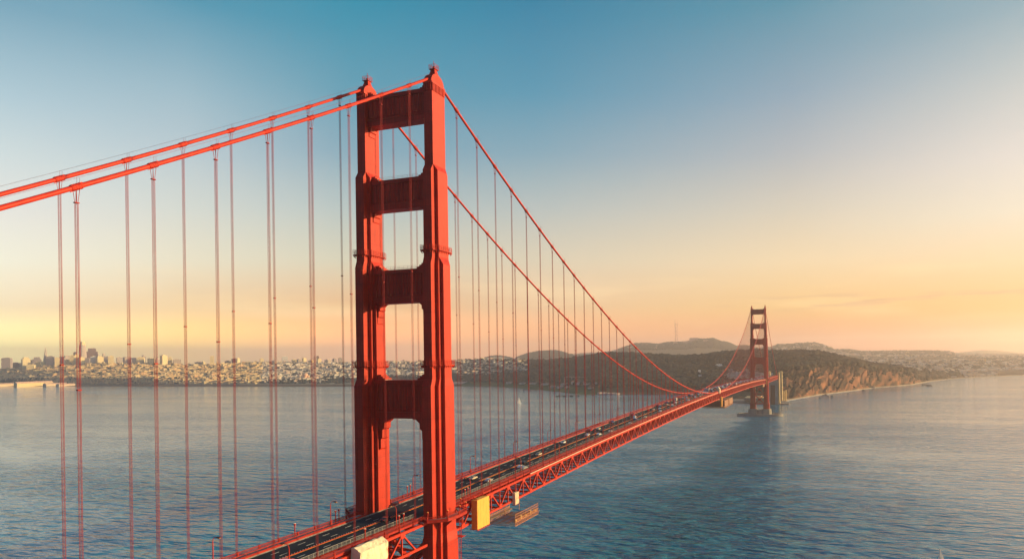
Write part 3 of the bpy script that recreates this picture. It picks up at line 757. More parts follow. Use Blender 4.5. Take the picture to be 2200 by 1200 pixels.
# ------------------------------------------------------------------ far-off woods: leaf clumps
FOL = mat('foliage', (1, 1, 1), rough=.9, attr='tint', var=.4, vscale=.3, spec=.15)
def clump_mesh(name, P, R, T, squash=.85, label=None):
    base, fb = ICO[1]; base = np.array(base); fb = np.array(fb); tv = []
    for k in range(8):
        tv.append(np.array([p*(1+.5*mn.noise(Vector(p)*1.9+Vector((k*5.3, 0, 0)))+.25*mn.noise(Vector(p)*5+Vector((k*2.3, 7, 0)))) for p in base]))
    tv = np.array(tv); n = len(P); kk = np.random.randint(0, 8, n); an = np.random.rand(n)*2*PI
    B = tv[kk]; c, s_ = np.cos(an)[:, None], np.sin(an)[:, None]
    x = B[..., 0]*c-B[..., 1]*s_; y = B[..., 0]*s_+B[..., 1]*c; z = B[..., 2]*squash
    Vv = np.stack([x, y, z], -1)*R[:, None, None]+P[:, None, :]
    Ff = fb[None]+(np.arange(n)*len(base))[:, None, None]
    o = raw_mesh(name, Vv.reshape(-1, 3), Ff.reshape(-1, 3), FOL, colors=np.repeat(T, len(fb), 0))
    tag(o, label, kind='stuff'); return o
def scatter(n, pxa, pxb, sa, sb, keep=None):
    """random land points; sa/sb = rows expressed as segment+fraction"""
    seg = lambda q: sum(NSEG[:int(q)])+(q-int(q))*NSEG[int(q)]
    out = []
    while len(out) < n:
        px = random.uniform(pxa, pxb); s_ = random.uniform(sa, sb)
        if keep and not keep(px, s_): continue
        i = min(NC-2, max(0, int(np.searchsorted(PXS, px)-1))); j = seg(s_); j0 = min(NR-2, int(j)); t = j-j0
        r = GR[i, j0]*(1-t)+GR[i, j0+1]*t; x, y, z = ground(px, r); out.append((x, y, z, px, s_, r))
    return out
def tree_tints(n, warm=0.0):
    b = np.array((.007, .018, .018)); t = np.random.rand(n, 1); d = np.array((.050, .040, .018))
    return (b*(1-t*.5)+d*t*.5)*(0.6+.9*np.random.rand(n, 1))
CLEAR = [(1020, 1290, 2.0, 2.3), (1380, 1430, 2.35, 2.46), (1490, 1530, 2.6, 2.72), (1536, 1560, 2.95, 3.15), (1560, 1660, 2.6, 2.95), (1700, 1760, 2.95, 3.05)]
def keep_f(px, s_):
    if any(a <= px <= b and c <= s_ <= d for a, b, c, d in CLEAR): return False
    if px < 1000: return s_ < 3.0 or random.random() < .4*(px > 700)
    return mn.noise(Vector((px/14, s_*9, 0))) > -.42
F1 = scatter(9500, 960, 1900, 2.14, 4.06, lambda px, s_: keep_f(px, s_) and (px < 1665 or s_ > 2.97+.05*mn.noise(Vector((px/6, 0, 0)))) and not (px > 1000 and px < 1665 and s_ < 2.14+.05))
F1 += scatter(2600, 1150, 1885, 3.6, 4.12)
F1 += scatter(900, 1665, 1990, 2.1, 3.0, lambda px, s_: mn.noise(Vector((px/9, s_*5, 5))) > .12+.2*(s_ < 2.6))
F1 += scatter(900, 1870, 2060, 2.9, 4.3)
P = np.array([(p[0], p[1], p[2]+2.6) for p in F1]); R = np.array([random.choice((5, 6, 7, 8, 11, 14))*random.uniform(.75, 1.1)*(1 if not (1665 < p[3] < 1990 and p[4] < 2.95) else .4) for p in F1])
TF = tree_tints(len(P))*np.array([.6+1.5*max(0, mn.noise(Vector((p[0]/90, p[1]/90, 0)))+.25) for p in F1])[:, None]
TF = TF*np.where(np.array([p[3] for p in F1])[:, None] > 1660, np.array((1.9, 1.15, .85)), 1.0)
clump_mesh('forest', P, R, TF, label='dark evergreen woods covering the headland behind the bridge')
def keep_c(px, s_): return mn.noise(Vector((px/30, s_*8, 11))) > .05
F2 = scatter(900, -60, 110, 2.02, 2.55)+scatter(130, 110, 420, 2.0, 2.5, keep_c)+scatter(700, 500, 960, 2.02, 2.6, lambda a, b: keep_c(a, b) or a > 600)+scatter(1800, 690, 1130, 2.2, 3.55, lambda a, b: b < 3.3+.0008*(a-700) and mn.noise(Vector((a/40, b*4, 2))) > -.25)+scatter(1700, -100, 1130, 2.3, 3.98, lambda a, b: (b > 3 or random.random() < .3) and mn.noise(Vector((a/16, b*12, 31))) > .12)
F2 += scatter(140, 522, 556, 3.9, 4.02)
P = np.array([(p[0], p[1], p[2]+3) for p in F2]); R = np.array([random.uniform(4.5, 8.5) for p in F2])
clump_mesh('street_trees', P, R, tree_tints(len(P)), label='scattered trees and groves among the hillside houses')
F3 = scatter(2600, 1110, 1230, 6.4, 7.1)+scatter(5200, 1330, 1620, 6.45, 7.08)+scatter(1800, 1640, 2050, 6.5, 7.06, lambda a, b: mn.noise(Vector((a/14, b*14, 1))) > -.05)+scatter(2600, 1800, 2400, 5.93, 6.10)+scatter(1600, 1860, 2400, 4.3, 6.5, lambda a, b: mn.noise(Vector((a/14, b*14, 3))) > .1)+scatter(150, 1038, 1100, 6.9, 7.03)
P = np.array([(p[0], p[1], p[2]+4) for p in F3]); R = np.array([random.uniform(9, 16) for p in F3])
clump_mesh('hill_woods', P, R, tree_tints(len(P))*1.3, squash=.8, label='hazy woods on the hills far behind the city')

# ------------------------------------------------------------------ houses
HMAT = mat('house_walls', (1, 1, 1), rough=.85, attr='tint', var=.08, vscale=.05, windows=(3.1, 2.7, (.42, .34, .24)), spec=.2)
def house_arrays(L_):
    Vs, Fs, Ts = [], [], []
    for (x, y, z, w, d, h, a, t, roof) in L_:
        c, s_ = math.cos(a), math.sin(a); b = len(Vs)
        def P(u, v, q): return (x+u*c-v*s_, y+u*s_+v*c, z+q)
        for q in (-5, h):
            for u, v in ((-w/2, -d/2), (w/2, -d/2), (w/2, d/2), (-w/2, d/2)): Vs.append(P(u, v, q))
        Vs.append(P(0, -d/2, h+roof)); Vs.append(P(0, d/2, h+roof))
        quads = [(0,1,5,4), (1,2,6,5), (2,3,7,6), (3,0,4,7), (4,8,9,7), (5,6,9,8), (4,5,8,8), (6,7,9,9)]
        rt = np.array(t)*np.array((.75, .72, .72)) if roof > .5 else np.array((.62, .54, .44))
        for k, f in enumerate(quads): Fs.append([b+i for i in f]); Ts.append(rt if k in (4, 5) else t)
    return Vs, Fs, Ts
def hmesh(name, L_):
    Vs, Fs, Ts = house_arrays(L_); me = bpy.data.meshes.new(name)
    me.from_pydata(Vs, [], [tuple(dict.fromkeys(f)) for f in Fs]); me.update()
    a = me.attributes.new('tint', 'FLOAT_COLOR', 'FACE'); a.data.foreach_set('color', np.concatenate([np.array(Ts), np.ones((len(Ts), 1))], 1).astype(np.float32).ravel())
    me.materials.append(HMAT); o = bpy.data.objects.new(name, me); COL.objects.link(o); return o
PAL = [(.85, .76, .60), (.80, .66, .48), (.72, .58, .42), (.85, .74, .55), (.60, .48, .38), (.70, .64, .56), (.76, .54, .40), (.45, .36, .30), (.88, .82, .70)]
def rand_house(p, big=1.0, flat=.7):
    t = np.array(random.choice(PAL))*random.uniform(.8, 1.1)
    if p[3] < 560: t = t*np.array((1.08, .92, .58))  # left hillside: golden evening sun put into the wall tints
    w = random.uniform(9, 30)*big; d = random.uniform(7, 11)*big; h = random.uniform(4.5, 8)*(1 if random.random() < .93 else 2.2)
    return (p[0], p[1], p[2], w, d, h, (random.choice((1.04, 1.04, 1.04+PI/2)) if p[3] < 1200 else random.choice((.3, .3, .3+PI/2)))+random.uniform(-.05, .05), t, random.uniform(1.5, 3) if random.random() > flat else .01)
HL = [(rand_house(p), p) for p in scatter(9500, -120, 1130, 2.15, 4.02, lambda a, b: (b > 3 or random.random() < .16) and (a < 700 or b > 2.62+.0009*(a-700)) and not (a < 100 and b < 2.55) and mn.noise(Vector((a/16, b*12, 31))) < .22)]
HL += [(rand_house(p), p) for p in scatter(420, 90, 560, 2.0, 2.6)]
HL += [(rand_house(p, 1.5), p) for p in scatter(4200, 1860, 2420, 4.1, 5.95, lambda a, b: mn.noise(Vector((a/14, b*14, 3))) < .2)]
HL += [(rand_house(p, 1.8), p) for p in scatter(1500, 1640, 2420, 6.15, 7.0, lambda a, b: mn.noise(Vector((a/14, b*14, 1))) < .15)]
HL += [(rand_house(p, 1.5), p) for p in scatter(420, 1328, 1430, 6.5, 6.98)]+[(rand_house(p, 1.5), p) for p in scatter(420, 1225, 1330, 6.7, 7.02)]
HL += [(rand_house(p, .9, .3), p) for p in scatter(150, 1560, 1662, 2.62, 2.95)]
HL += [(rand_house(p, 1.0, .4), p) for p in scatter(40, 2070, 2140, 2.4, 3.2)]
score = [h[3]*h[5]/p[5]**2 for h, p in HL]; order = np.argsort(score)[::-1]
pick = [i for i in order if HL[i][1][3] > -5 and HL[i][1][3] < 2205 and HL[i][1][4] < 4.1][:230]
pset = set(pick)
for i in pick:
    h, p = HL[i]; h = list(h); pos = h[:3]; h[0] = h[1] = h[2] = 0
    o = hmesh('house', [tuple(h)]); o.location = pos
    if p[3] > 1500: tag(o, 'small low house on the wooded headland beside the far bridge approach', 'house', 'houses by the far bridge approach')
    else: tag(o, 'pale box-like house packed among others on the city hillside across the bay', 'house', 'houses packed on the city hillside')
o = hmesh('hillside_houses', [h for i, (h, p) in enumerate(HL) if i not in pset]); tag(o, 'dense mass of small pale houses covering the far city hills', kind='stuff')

# ------------------------------------------------------------------ high-rises on the skyline
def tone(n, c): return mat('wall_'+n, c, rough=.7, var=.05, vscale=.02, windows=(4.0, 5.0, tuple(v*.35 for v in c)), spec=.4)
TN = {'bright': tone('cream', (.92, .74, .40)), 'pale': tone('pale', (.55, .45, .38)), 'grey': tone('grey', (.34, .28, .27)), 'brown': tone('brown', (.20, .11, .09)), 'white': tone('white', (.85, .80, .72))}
SKY = [(14.9,17.3,767.6,'grey','slab'),(33.6,14.5,778,'brown','slab'),(48,12,780,'grey','slab'),(55.5,14.5,767,'bright','step'),(64,11,772,'grey','slab'),(66.5,13,782,'bright','slab'),
 (79.5,14.5,766.7,'grey','step'),(81,9,776,'bright','slab'),(91,9,775.5,'bright','slab'),(98.2,11,745.5,'pale','pyramid'),(108.5,12.5,764,'grey','slab'),(122.7,9,767,'bright','slab'),
 (133.6,13,765,'grey','slab'),(143.6,11,763,'pale','step'),(145,9,771,'bright','slab'),(155,8,762,'bright','slab'),(161,7,755.5,'brown','slab'),(164.5,9,761,'bright','slab'),(176,9,766,'bright','slab'),
 (178,12,733.6,'pale','round'),(187,11,768,'grey','slab'),(198,19,748,'brown','step'),(201,11,764.5,'white','slab'),(214.5,12.7,764.5,'bright','slab'),(222.7,6.4,759,'pale','step'),(230,11,764.5,'grey','slab'),
 (238.5,11,763.6,'bright','slab'),(256.4,11,766.4,'pale','slab'),(272.7,15,765.5,'pale','slab'),(286.4,12.7,768,'grey','step'),(302,15,766.4,'bright','step'),(308.5,8,762,'pale','dome'),(324.5,15,768,'bright','slab'),
 (338,7,768,'pale','dome'),(351.8,11.5,762,'bright','slab'),(365,9,766.4,'bright','step'),(380,18,771,'pale','slab'),(421,15,781,'bright','slab'),(428,15,776,'grey','slab'),(436.7,7,776,'bright','slab'),
 (455.5,10,763.6,'bright','slab'),(475,10,786,'grey','slab'),(489,11,773.6,'grey','slab'),(504,11,769,'brown','slab'),(511,7.5,768,'bright','slab'),(533.6,12,775.5,'bright','step'),(562,8,769,'bright','slab'),
 (576,13,775.5,'bright','step'),(591,11,772.7,'pale','slab'),(609,11,777,'bright','slab'),(612,13.6,764.5,'white','twin'),(632,11,771,'bright','slab'),(642,9,770,'pale','slab'),(653.6,7.3,767.6,'bright','slab'),
 (669,11,772.7,'bright','step'),(677,8,765.5,'pale','slab'),(682.7,6,763.6,'brown','slab'),(685.5,8,770,'bright','slab'),(704.5,12.7,771,'pale','step'),(718.5,7.3,769,'grey','slab'),(731,10,767,'pale','slab'),
 (1035.5,10,767.6,'bright','step'),(1059,7,771,'bright','slab')]
WORDS = {'bright': 'sunlit cream', 'pale': 'pale beige', 'grey': 'hazy grey', 'brown': 'dark brown', 'white': 'bright white'}
ORD = 'first second third fourth fifth sixth seventh eighth ninth tenth eleventh twelfth thirteenth fourteenth fifteenth sixteenth seventeenth eighteenth nineteenth twentieth'.split()
seen = {}
for idx, (px, wp, yt, tn, kind) in enumerate(SKY):
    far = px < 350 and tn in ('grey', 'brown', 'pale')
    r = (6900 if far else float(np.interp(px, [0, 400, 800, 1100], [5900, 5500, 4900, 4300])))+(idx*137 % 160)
    if px > 1000: r = 4600
    x, y, z = ground(px, r); zt = zz(px, yt, r); w = wp*r/F*(1 if kind != 'round' else 1); z0 = z-6; H = zt-z0
    b = empty('skyscraper' if kind in ('pyramid', 'round') else 'high_rise', (x, y, z0), -.52+(idx % 5)*.12-.24)
    m = MB(); w *= .84; d = w*(.8+.3*((idx*7) % 4)/4)
    mt = TN[tn]
    if kind == 'pyramid':
        m.loft([[(u*w/2*q, v*w/2*q, h) for u, v in ((-1,-1),(1,-1),(1,1),(-1,1))] for q, h in ((1, 0), (.32, H*.74), (.03, H))])
        m.box(-w*.42, -w*.12, -w*.1, w*.1, H*.1, H*.66); m.box(w*.12, w*.42, -w*.1, w*.1, H*.1, H*.66)
        m.build('tower_body', mt, b)
    elif kind == 'round':
        pr = [(1, 0), (1, H*.45), (.97, H*.6), (.9, H*.75), (.78, H*.88), (.62, H*.955), (.45, H)]
        def sq(q): return [(q*w/2*math.copysign(abs(math.cos(a))**.6, math.cos(a)), q*w/2*math.copysign(abs(math.sin(a))**.6, math.sin(a))) for a in np.arange(20)*2*PI/20]
        m.loft([[(u, v, h) for u, v in sq(q)] for q, h in pr]); m.build('tower_body', mt, b)
        m = MB(); m.loft([[(u, v, h) for u, v in sq(q)] for q, h in ((.78, H*.88+.5), (.66, H*.955), (.48, H+1))]); m.build('crown_screen', TN['bright'], b)
    elif kind == 'step':
        m.box(-w/2, w/2, -d/2, d/2, 0, H*.86); m.build('lower_block', mt, b)
        m = MB(); m.box(-w*.33, w*.33, -d*.34, d*.34, H*.85, H); m.build('upper_block', mt, b)
    elif kind == 'dome':
        m.box(-w/2, w/2, -d/2, d/2, 0, H-w*.5); m.build('lower_block', mt, b)
        m = MB(); m.loft([[(w*.42*math.cos(a)*math.cos(e), w*.42*math.sin(a)*math.cos(e), H-w*.5+w*.5*math.sin(e)) for a in np.arange(12)*PI/6] for e in (0, .4, .8, 1.2, 1.5)]); m.build('dome', mt, b)
    elif kind == 'twin':
        m.box(-w/2, -w*.08, -d/2, d/2, 0, H); m.build('west_slab', mt, b); m = MB(); m.box(w*.08, w/2, -d/2, d/2, 0, H); m.build('east_slab', mt, b)
        m = MB(); m.box(-w*.09, w*.09, -d*.4, d*.4, 0, H*.96); m.build('link_block', TN['brown'], b)
    else:
        m.box(-w/2, w/2, -d/2, d/2, 0, H-4); m.build('block', mt, b)
        m = MB(); m.box(-w*.28, w*.2, -d*.25, d*.25, H-4.1, H); m.build('roof_housing', mt, b)
    if kind == 'pyramid': lb = 'slender pale pyramid skyscraper ending in a needle point'
    elif kind == 'round': lb = 'tallest skyscraper of the skyline, pale with a rounded tapering top'
    elif px == 198: lb = 'massive dark brown skyscraper beside the tallest round-topped skyscraper'
    elif px > 1000: lb = 'cream apartment block on the house-covered ridge, '+('wider one' if px < 1050 else 'narrower one')+' behind the hangers of the main span'
    else:
        sec = 0 if px < 98 else (1 if px < 178 else (2 if px < 400 else (3 if px < 612 else 4)))
        place = ['before the pyramid skyscraper', 'between pyramid and tallest skyscraper', 'past the tallest skyscraper', 'on the hill before the white twin slabs', 'between white twin slabs and near bridge tower'][sec]
        k = (tn, sec); seen[k] = seen.get(k, 0)+1
        shape = {'slab': 'block', 'step': 'stepped tower', 'dome': 'domed tower', 'twin': 'block'}[kind]
        lb = f"{ORD[seen[k]-1]} {WORDS[tn]} {shape} {place}"
        if kind == 'twin': lb = 'bright white twin-slab apartment tower standing high on the ridge'
    tag(b, lb, 'high-rise', 'high-rises along the city skyline')

# ------------------------------------------------------------------ low buildings along the shore and on the headland
def lowb(px, yb, wp, hp, label, name='shed', c=(.8, .72, .62), roof=.35, depth=None, r=None, cat='building', group=None, rc=(.45, .22, .16), rot=None):
    r = r or seat(px, yb+.5); x, y, z = ground(px, r); w = wp*r/F; h = hp*r/F
    dirv = math.atan2(DIR[min(NC-1, int(np.searchsorted(PXS, px))), 0], DIR[min(NC-1, int(np.searchsorted(PXS, px))), 1])
    b = empty(name, (x, y, z-1.0), -dirv+(.55 if px < 1400 else .3) if rot is None else rot); d = depth or min(w, 16)
    m = MB(); e = h*(1-roof)+1; m.box(-w/2, w/2, -d/2, d/2, 0, e)
    wm = mat('wall_%02d%02d%02d' % tuple(int(v*99) for v in c), c, rough=.8, var=.06, windows=(3.4, 3.6, (.1, .1, .11)))
    m.build('wall', wm, b)
    m = MB()
    if roof > .05: m.prism([(-d/2-.6, e+.01), (d/2+.6, e+.01), (0, h+1)] if w >= d else [(-w/2-.5, e), (w/2+.5, e), (0, h+1)], 'x' if w >= d else 'y', -w/2-.4 if w >= d else -d/2-.4, w/2+.4 if w >= d else d/2+.4)
    else: m.box(-w/2-.3, w/2+.3, -d/2-.3, d/2+.3, e+.01, e+.6)
    m.build('roof', mat('roof_%02d%02d%02d' % tuple(int(v*99) for v in rc), rc, rough=.8), b)
    tag(b, label, cat, group); return b
hang = [(994.5,808,18,3.5,'long low pale building on the headland slope next to the near tower'),(989,824,36,5,'long pale shed at the shore directly right of the near tower'),(1041,806,8,3,'small white house half hidden in the dark woods above the shore'),
 (1066,805,6,3,'tiny white house right of the small white one in the dark woods'),(1086,803,7,4,'light cottage among dark trees uphill from the shore sheds'),
 (1095,824.5,16,4.5,'shortest long shed of the row on the green shore field'),(1124.5,824.8,19,3.5,'long white shed second in the row on the green field'),(1148,825,21,3.5,'long white shed third in the row on the green field'),
 (1174.5,826,24,3.5,'longest white shed at the end of the row on the green field'),(1212.7,825.5,16,4,'pale gabled shed just past the long row of sheds'),(1187,833,9,4,'small white cottage near the waterline below the sheds'),
 (1204,833.5,17,5,'cluster-like white boathouse near the waterline'),(1218,834,7,4,'small white hut right beside the boathouse'),(1230,825,5,7,'narrow white gabled house under the elevated road, first of three'),(1243.6,825.5,10,7,'broad white twin-gabled house in the middle under the elevated road'),
 (1254.5,824.5,6,6,'narrow white gabled house under the elevated road, last of three'),(1262,826,12,3,'low pale annex beside the three gabled houses'),(1281,825.5,7,4,'little white house near the end of the elevated road'),(1269,835,11,3,'low pale hut on the grass above the pier')]
for (px, yb, wp, hp, lb) in hang: lowb(px, yb, wp, hp, lb, 'shore_building' if wp > 12 else 'cottage', c=(.82, .74, .66), group='pale buildings on the green shore')
for k, px in enumerate((1288, 1298, 1307, 1316, 1325)):
    lowb(px, 846.2, 8.5, 4.5-.3*k, f"{['first','second','third','fourth','last'][k]} pink-white wharf shed in the row at the water's edge", 'wharf_shed', c=(.80, .58, .50), rc=(.5, .36, .30), group='wharf sheds at the water edge')
for k in range(8):
    lowb(1391+k*4.1, 815.5+.1*k, 3.2, 4.2, f"{['first','second','third','fourth','fifth','sixth','seventh','last'][k]} white gabled house in the row of eight among dark trees", 'gabled_house', c=(.85, .80, .74), rc=(.5, .42, .38), group='row of white gabled houses', roof=.5, depth=9)
for (px, yb, wp, hp, lb, c) in [(1369, 816.5, 6, 3, 'small white house left of the row of gabled houses', (.8,.75,.7)), (1438, 815, 8, 3.5, 'white house right of the row of gabled houses', (.8,.74,.66)), (1458, 811, 6, 3, 'small pale house in trees uphill of the gabled row', (.7,.62,.52)),
   (1468, 809, 5, 2.5, 'tiny cream cottage in the woods behind the cable crossing', (.7,.62,.52)), (1472.5, 817, 4, 2, 'tiny yellowish hut low in the woods behind the cable crossing', (.75,.62,.42)), (1502.3, 803, 4.5, 9, 'tall narrow white building rising from the dark woods', (.8,.76,.7)), (1503, 809, 6, 3.5, 'white block at the foot of the tall narrow building', (.82,.78,.72)),
   (1514.5, 813.5, 24, 2.6, 'very long low white building between the two main cables', (.75,.66,.58)), (1531, 812, 10, 2.6, 'long low red-roofed building joined to the long white one', (.62,.30,.22)), (1544.5, 790.5, 12, 8, 'large bright white domed house on the wooded ridge', (.85,.78,.66)), (1554.5, 789.5, 9, 3.5, 'lower cream wing beside the large white house on the ridge', (.72,.58,.46)),
   (1570.5, 787.5, 4, 3.5, 'left one of two small white houses near the far tower', (.85,.8,.74)), (1576.5, 787.8, 4, 3.5, 'right one of two small white houses near the far tower', (.85,.8,.74)), (1585.5, 782.5, 5, 2.6, 'pale roof in the woods close left of the far tower', (.7,.58,.5)),
   (1607, 804, 14, 2.6, 'long sunlit building left of the far tower leg', (.8,.55,.36)), (1588, 808.5, 5, 3, 'small golden house above the bridge deck near the far tower', (.85,.62,.3)), (1723, 788, 13, 2.6, 'long low sunlit golden building on top of the bluff', (.85,.66,.28)), (1708, 788, 14, 1.6, 'thin low wall-like building on the bluff next to the golden one', (.55,.42,.3))]:
    lowb(px, yb, wp, hp, lb, 'headland_building' if wp > 9 else 'cottage', c=c, rc=tuple(v*.8 for v in c), group='buildings in the headland woods')
for (px, yb, wp, hp, lb, c) in [(1474, 757.5, 15, 7, 'large pale hospital-like block on the hazy hillside, left half', (.72,.5,.4)), (1491, 757, 18, 9, 'large pale hospital-like block on the hazy hillside, taller right half', (.74,.52,.42)), (1516, 755.5, 11, 4, 'pale terrace building right of the large hillside blocks', (.74,.54,.44)), (1451, 758.5, 8.5, 5, 'bright block with a sunlit side left of the large hillside blocks', (.85,.66,.45)),
   (1782, 752.5, 12, 3.5, 'bright yellow sunlit building on the right shoulder of the far hill', (.9,.72,.3)), (1749, 742.5, 6, 3, 'small glowing pale building near the top of the far hill', (.85,.65,.4)), (2116, 778, 3.5, 8, 'slim golden church tower rising from the flat hazy suburb', (.85,.55,.2)), (2068, 801, 10, 5, 'group-like white house at the wooded edge near the beach', (.75,.62,.5)), (2045, 806, 14, 2, 'long low beach building above the sand', (.75,.6,.48))]:
    lowb(px, yb, wp, hp, lb, 'hillside_building', c=c, rc=tuple(v*.85 for v in c), roof=.05, r=(7500 if px < 1760 else (7700 if px < 1800 else None)), group='buildings on the hazy hills')
for (px, yb, wp, hp, lb, c) in [(12, 829.3, 30, 5, 'sunlit cream pier shed at the left edge of the far shore', (.85,.62,.36)), (72, 828.6, 56, 8, 'longest glowing yellow pier shed on the far shore', (.92,.68,.3)), (118, 825.5, 34, 5.5, 'cream pier shed just right of the longest one', (.85,.64,.4)), (140, 828.8, 26, 4.5, 'low cream quay building right of the pier sheds', (.8,.6,.42))]:
    r = rz0(px, 829.2)+40; lowb(px, yb, wp, hp, lb, 'pier_shed', c=c, rc=(.75, .45, .3), r=r, roof=.3, depth=30, group='pier sheds on the far shore')
# domed rotunda
r = seat(655, 812); x, y, z = ground(655, r); b = empty('domed_rotunda', (x, y, z-2))
k = r/F; PAL_ = mat('rotunda_stone', (.78, .45, .28), rough=.8)
m = MB(); m.tube([(0, 0, 0), (0, 0, 6.2*k)], 6.2*k, 16); m.build('drum', PAL_, b)
m = MB(); m.loft([[(6.0*k*math.cos(a)*math.cos(e), 6.0*k*math.sin(a)*math.cos(e), 6.2*k+4.6*k*math.sin(e)) for a in np.arange(16)*PI/8] for e in (0, .35, .7, 1.05, 1.35, 1.54)]); m.build('dome', PAL_, b)
for q in range(8):
    a = q*PI/4; m = MB(); m.tube([(6.9*k*math.cos(a), 6.9*k*math.sin(a), 0), (6.9*k*math.cos(a), 6.9*k*math.sin(a), 5.6*k)], .5*k, 6); m.build('column', PAL_, b)
tag(b, 'orange sunlit domed rotunda with columns at the foot of the hill', 'rotunda')
# elevated road
m = MB(); b = empty('elevated_road', (0, 0, 0)); pts = []
for px in range(1212, 1300, 8):
    r = 2760; x, y, z = ground(px, r); pts.append((x, y, zz(px, 809, r)))
for p, q in zip(pts[:-1], pts[1:]): m.beam(p, q, 12, 2.0)
m.build('road_deck', mat('viaduct', (.32, .27, .24), rough=.8), b)
for p in pts[::1]:
    m = MB(); m.box(p[0]-1.2, p[0]+1.2, p[1]-1.2, p[1]+1.2, -2, p[2]-.9); m.build('pillar', MATS['viaduct'], b)
tag(b, 'grey elevated road on thin pillars behind the white gabled houses', 'viaduct')
# wharves and pier
WOOD = mat('dark_timber', (.06, .05, .045), rough=.8)
def wharf(pts, w, zt, label, name):
    b = empty(name, (pts[0][0], pts[0][1], 0)); o0 = np.array([pts[0][0], pts[0][1], 0]); m = MB()
    P = [np.array([p[0], p[1], zt])-o0 for p in pts]
    for p, q in zip(P[:-1], P[1:]): m.beam(p, q, w, 1.3)
    m.build('deck', WOOD, b)
    for p, q in zip(P[:-1], P[1:]):
        n = max(2, int(np.linalg.norm(q-p)/22))
        for k in range(n):
            c = p+(q-p)*k/n; m = MB(); m.box(c[0]-w*.35, c[0]+w*.35, c[1]-1, c[1]+1, -2-0, c[2]); m.build('pile', WOOD, b)
    tag(b, label, 'pier')
    return b
wharf([pt(1197, 849.5, 3.0), pt(1243, 848.5, 3.0)], 14, 3.2, 'dark flat T-shaped pier head lying off the sheds', 'fishing_pier')
wharf([pt(1243, 848.6, 3.0), pt(1290, 846.8, 3.0)], 6, 3.0, 'thin dark walkway joining the pier head to the shore', 'pier_walkway')
wharf([pt(1125, 836.8, 3.0), pt(1166, 837.2, 3.0)], 8, 3.0, 'low dark jetty along the beach below the sheds', 'jetty')
lowb(1129, 836.2, 9, 4, 'small pale boat house on the left end of the low jetty', 'boat_house', c=(.72, .64, .56), r=rz0(1129, 838.0), group=None)

# radio mast tower on the hill
r = 7750.0; x, y, z = ground(1453, r); zb = zz(1453, 736, r); H = zz(1453, 696, r)-zb; HT = zz(1453, 686, r)-zb
b = empty('radio_tower', (x, y, zb)); MW = mat('mast_paint', (.55, .30, .24), rough=.7)
wd = [(0, 20), (.30*H, 13.5), (.62*H, 11.5), (H, 19)]
legs = [(math.cos(a), math.sin(a)) for a in (.3, .3+2*PI/3, .3+4*PI/3)]
for lx, ly in legs:
    m = MB(); m.tube([(lx*w, ly*w, h) for h, w in wd], [2.6, 2.2, 2, 1.8], 6); m.build('leg', MW, b)
    m = MB(); m.tube([(lx*19, ly*19, H), (lx*19, ly*19, HT)], [1.4, .7], 6); m.build('mast', MW, b)
for h in (.02, .17, .42, .64, .82, 1.0):
    w = np.interp(h*H, [q[0] for q in wd], [q[1] for q in wd]); m = MB()
    for i in range(3):
        p, q = legs[i], legs[(i+1) % 3]; m.beam((p[0]*w, p[1]*w, h*H), (q[0]*w, q[1]*w, h*H), 2.2, 3.4)
        if h == 1.0: m.beam((p[0]*w*1.3, p[1]*w*1.3, h*H), (0, 0, h*H), 2.2, 3.0)
    m.build('crossbar', MW, b)
tag(b, 'tall three-legged red and white radio mast on the hazy hilltop', 'radio mast')
x, y, z = ground(1365, 7800); b = empty('antenna_mast', (x, y, z)); m = MB(); m.tube([(0, 0, -3), (0, 0, 45)], [1.2, .5], 5); m.build('mast', MW, b); m = MB(); m.box(-4, 4, -.5, .5, 30, 31); m.build('crossbar', MW, b)
tag(b, 'short thin antenna mast on the far hill left of the three-legged mast', 'antenna')

# ------------------------------------------------------------------ far tower pier, pylons, fort
def oval(a, b_, n=40): return [(a*math.cos(2*PI*k/n), b_*math.sin(2*PI*k/n)) for k in range(n)]
b = empty('concrete_pier', (0, L1, 0))
for s in (-1, 1):
    m = MB(); m.loft([[(s*13.7+u*9.0*k, v*12*k, z) for u, v in ((-1,-.7),(-.7,-1),(.7,-1),(1,-.7),(1,.7),(.7,1),(-.7,1),(-1,.7))] for z, k in ((-2, 1.06), (12.5, 1.0), (12.6, .96), (14.3, .95))]); m.build('pedestal', CONC, b)
m = MB(); m.box(-6, 6, -9, 9, -2, 12.2); m.build('link_wall', CONC, b)
m = MB(); oo, ii = oval(47, 25), oval(43, 21)
m.loft([[(u, v, -2) for u, v in oo], [(u, v, 4.6) for u, v in oo], [(u, v, 4.6) for u, v in ii], [(u, v, -2) for u, v in ii]], caps=False); m.build('fender_ring', CONC, b)
m = MB(); m.prism(oval(42.8, 20.8), 'z', -1.8, 1.0); m.build('inner_apron', CONC, b)
tag(b, 'concrete pier with an oval fender ring under the far bridge tower', 'bridge pier')
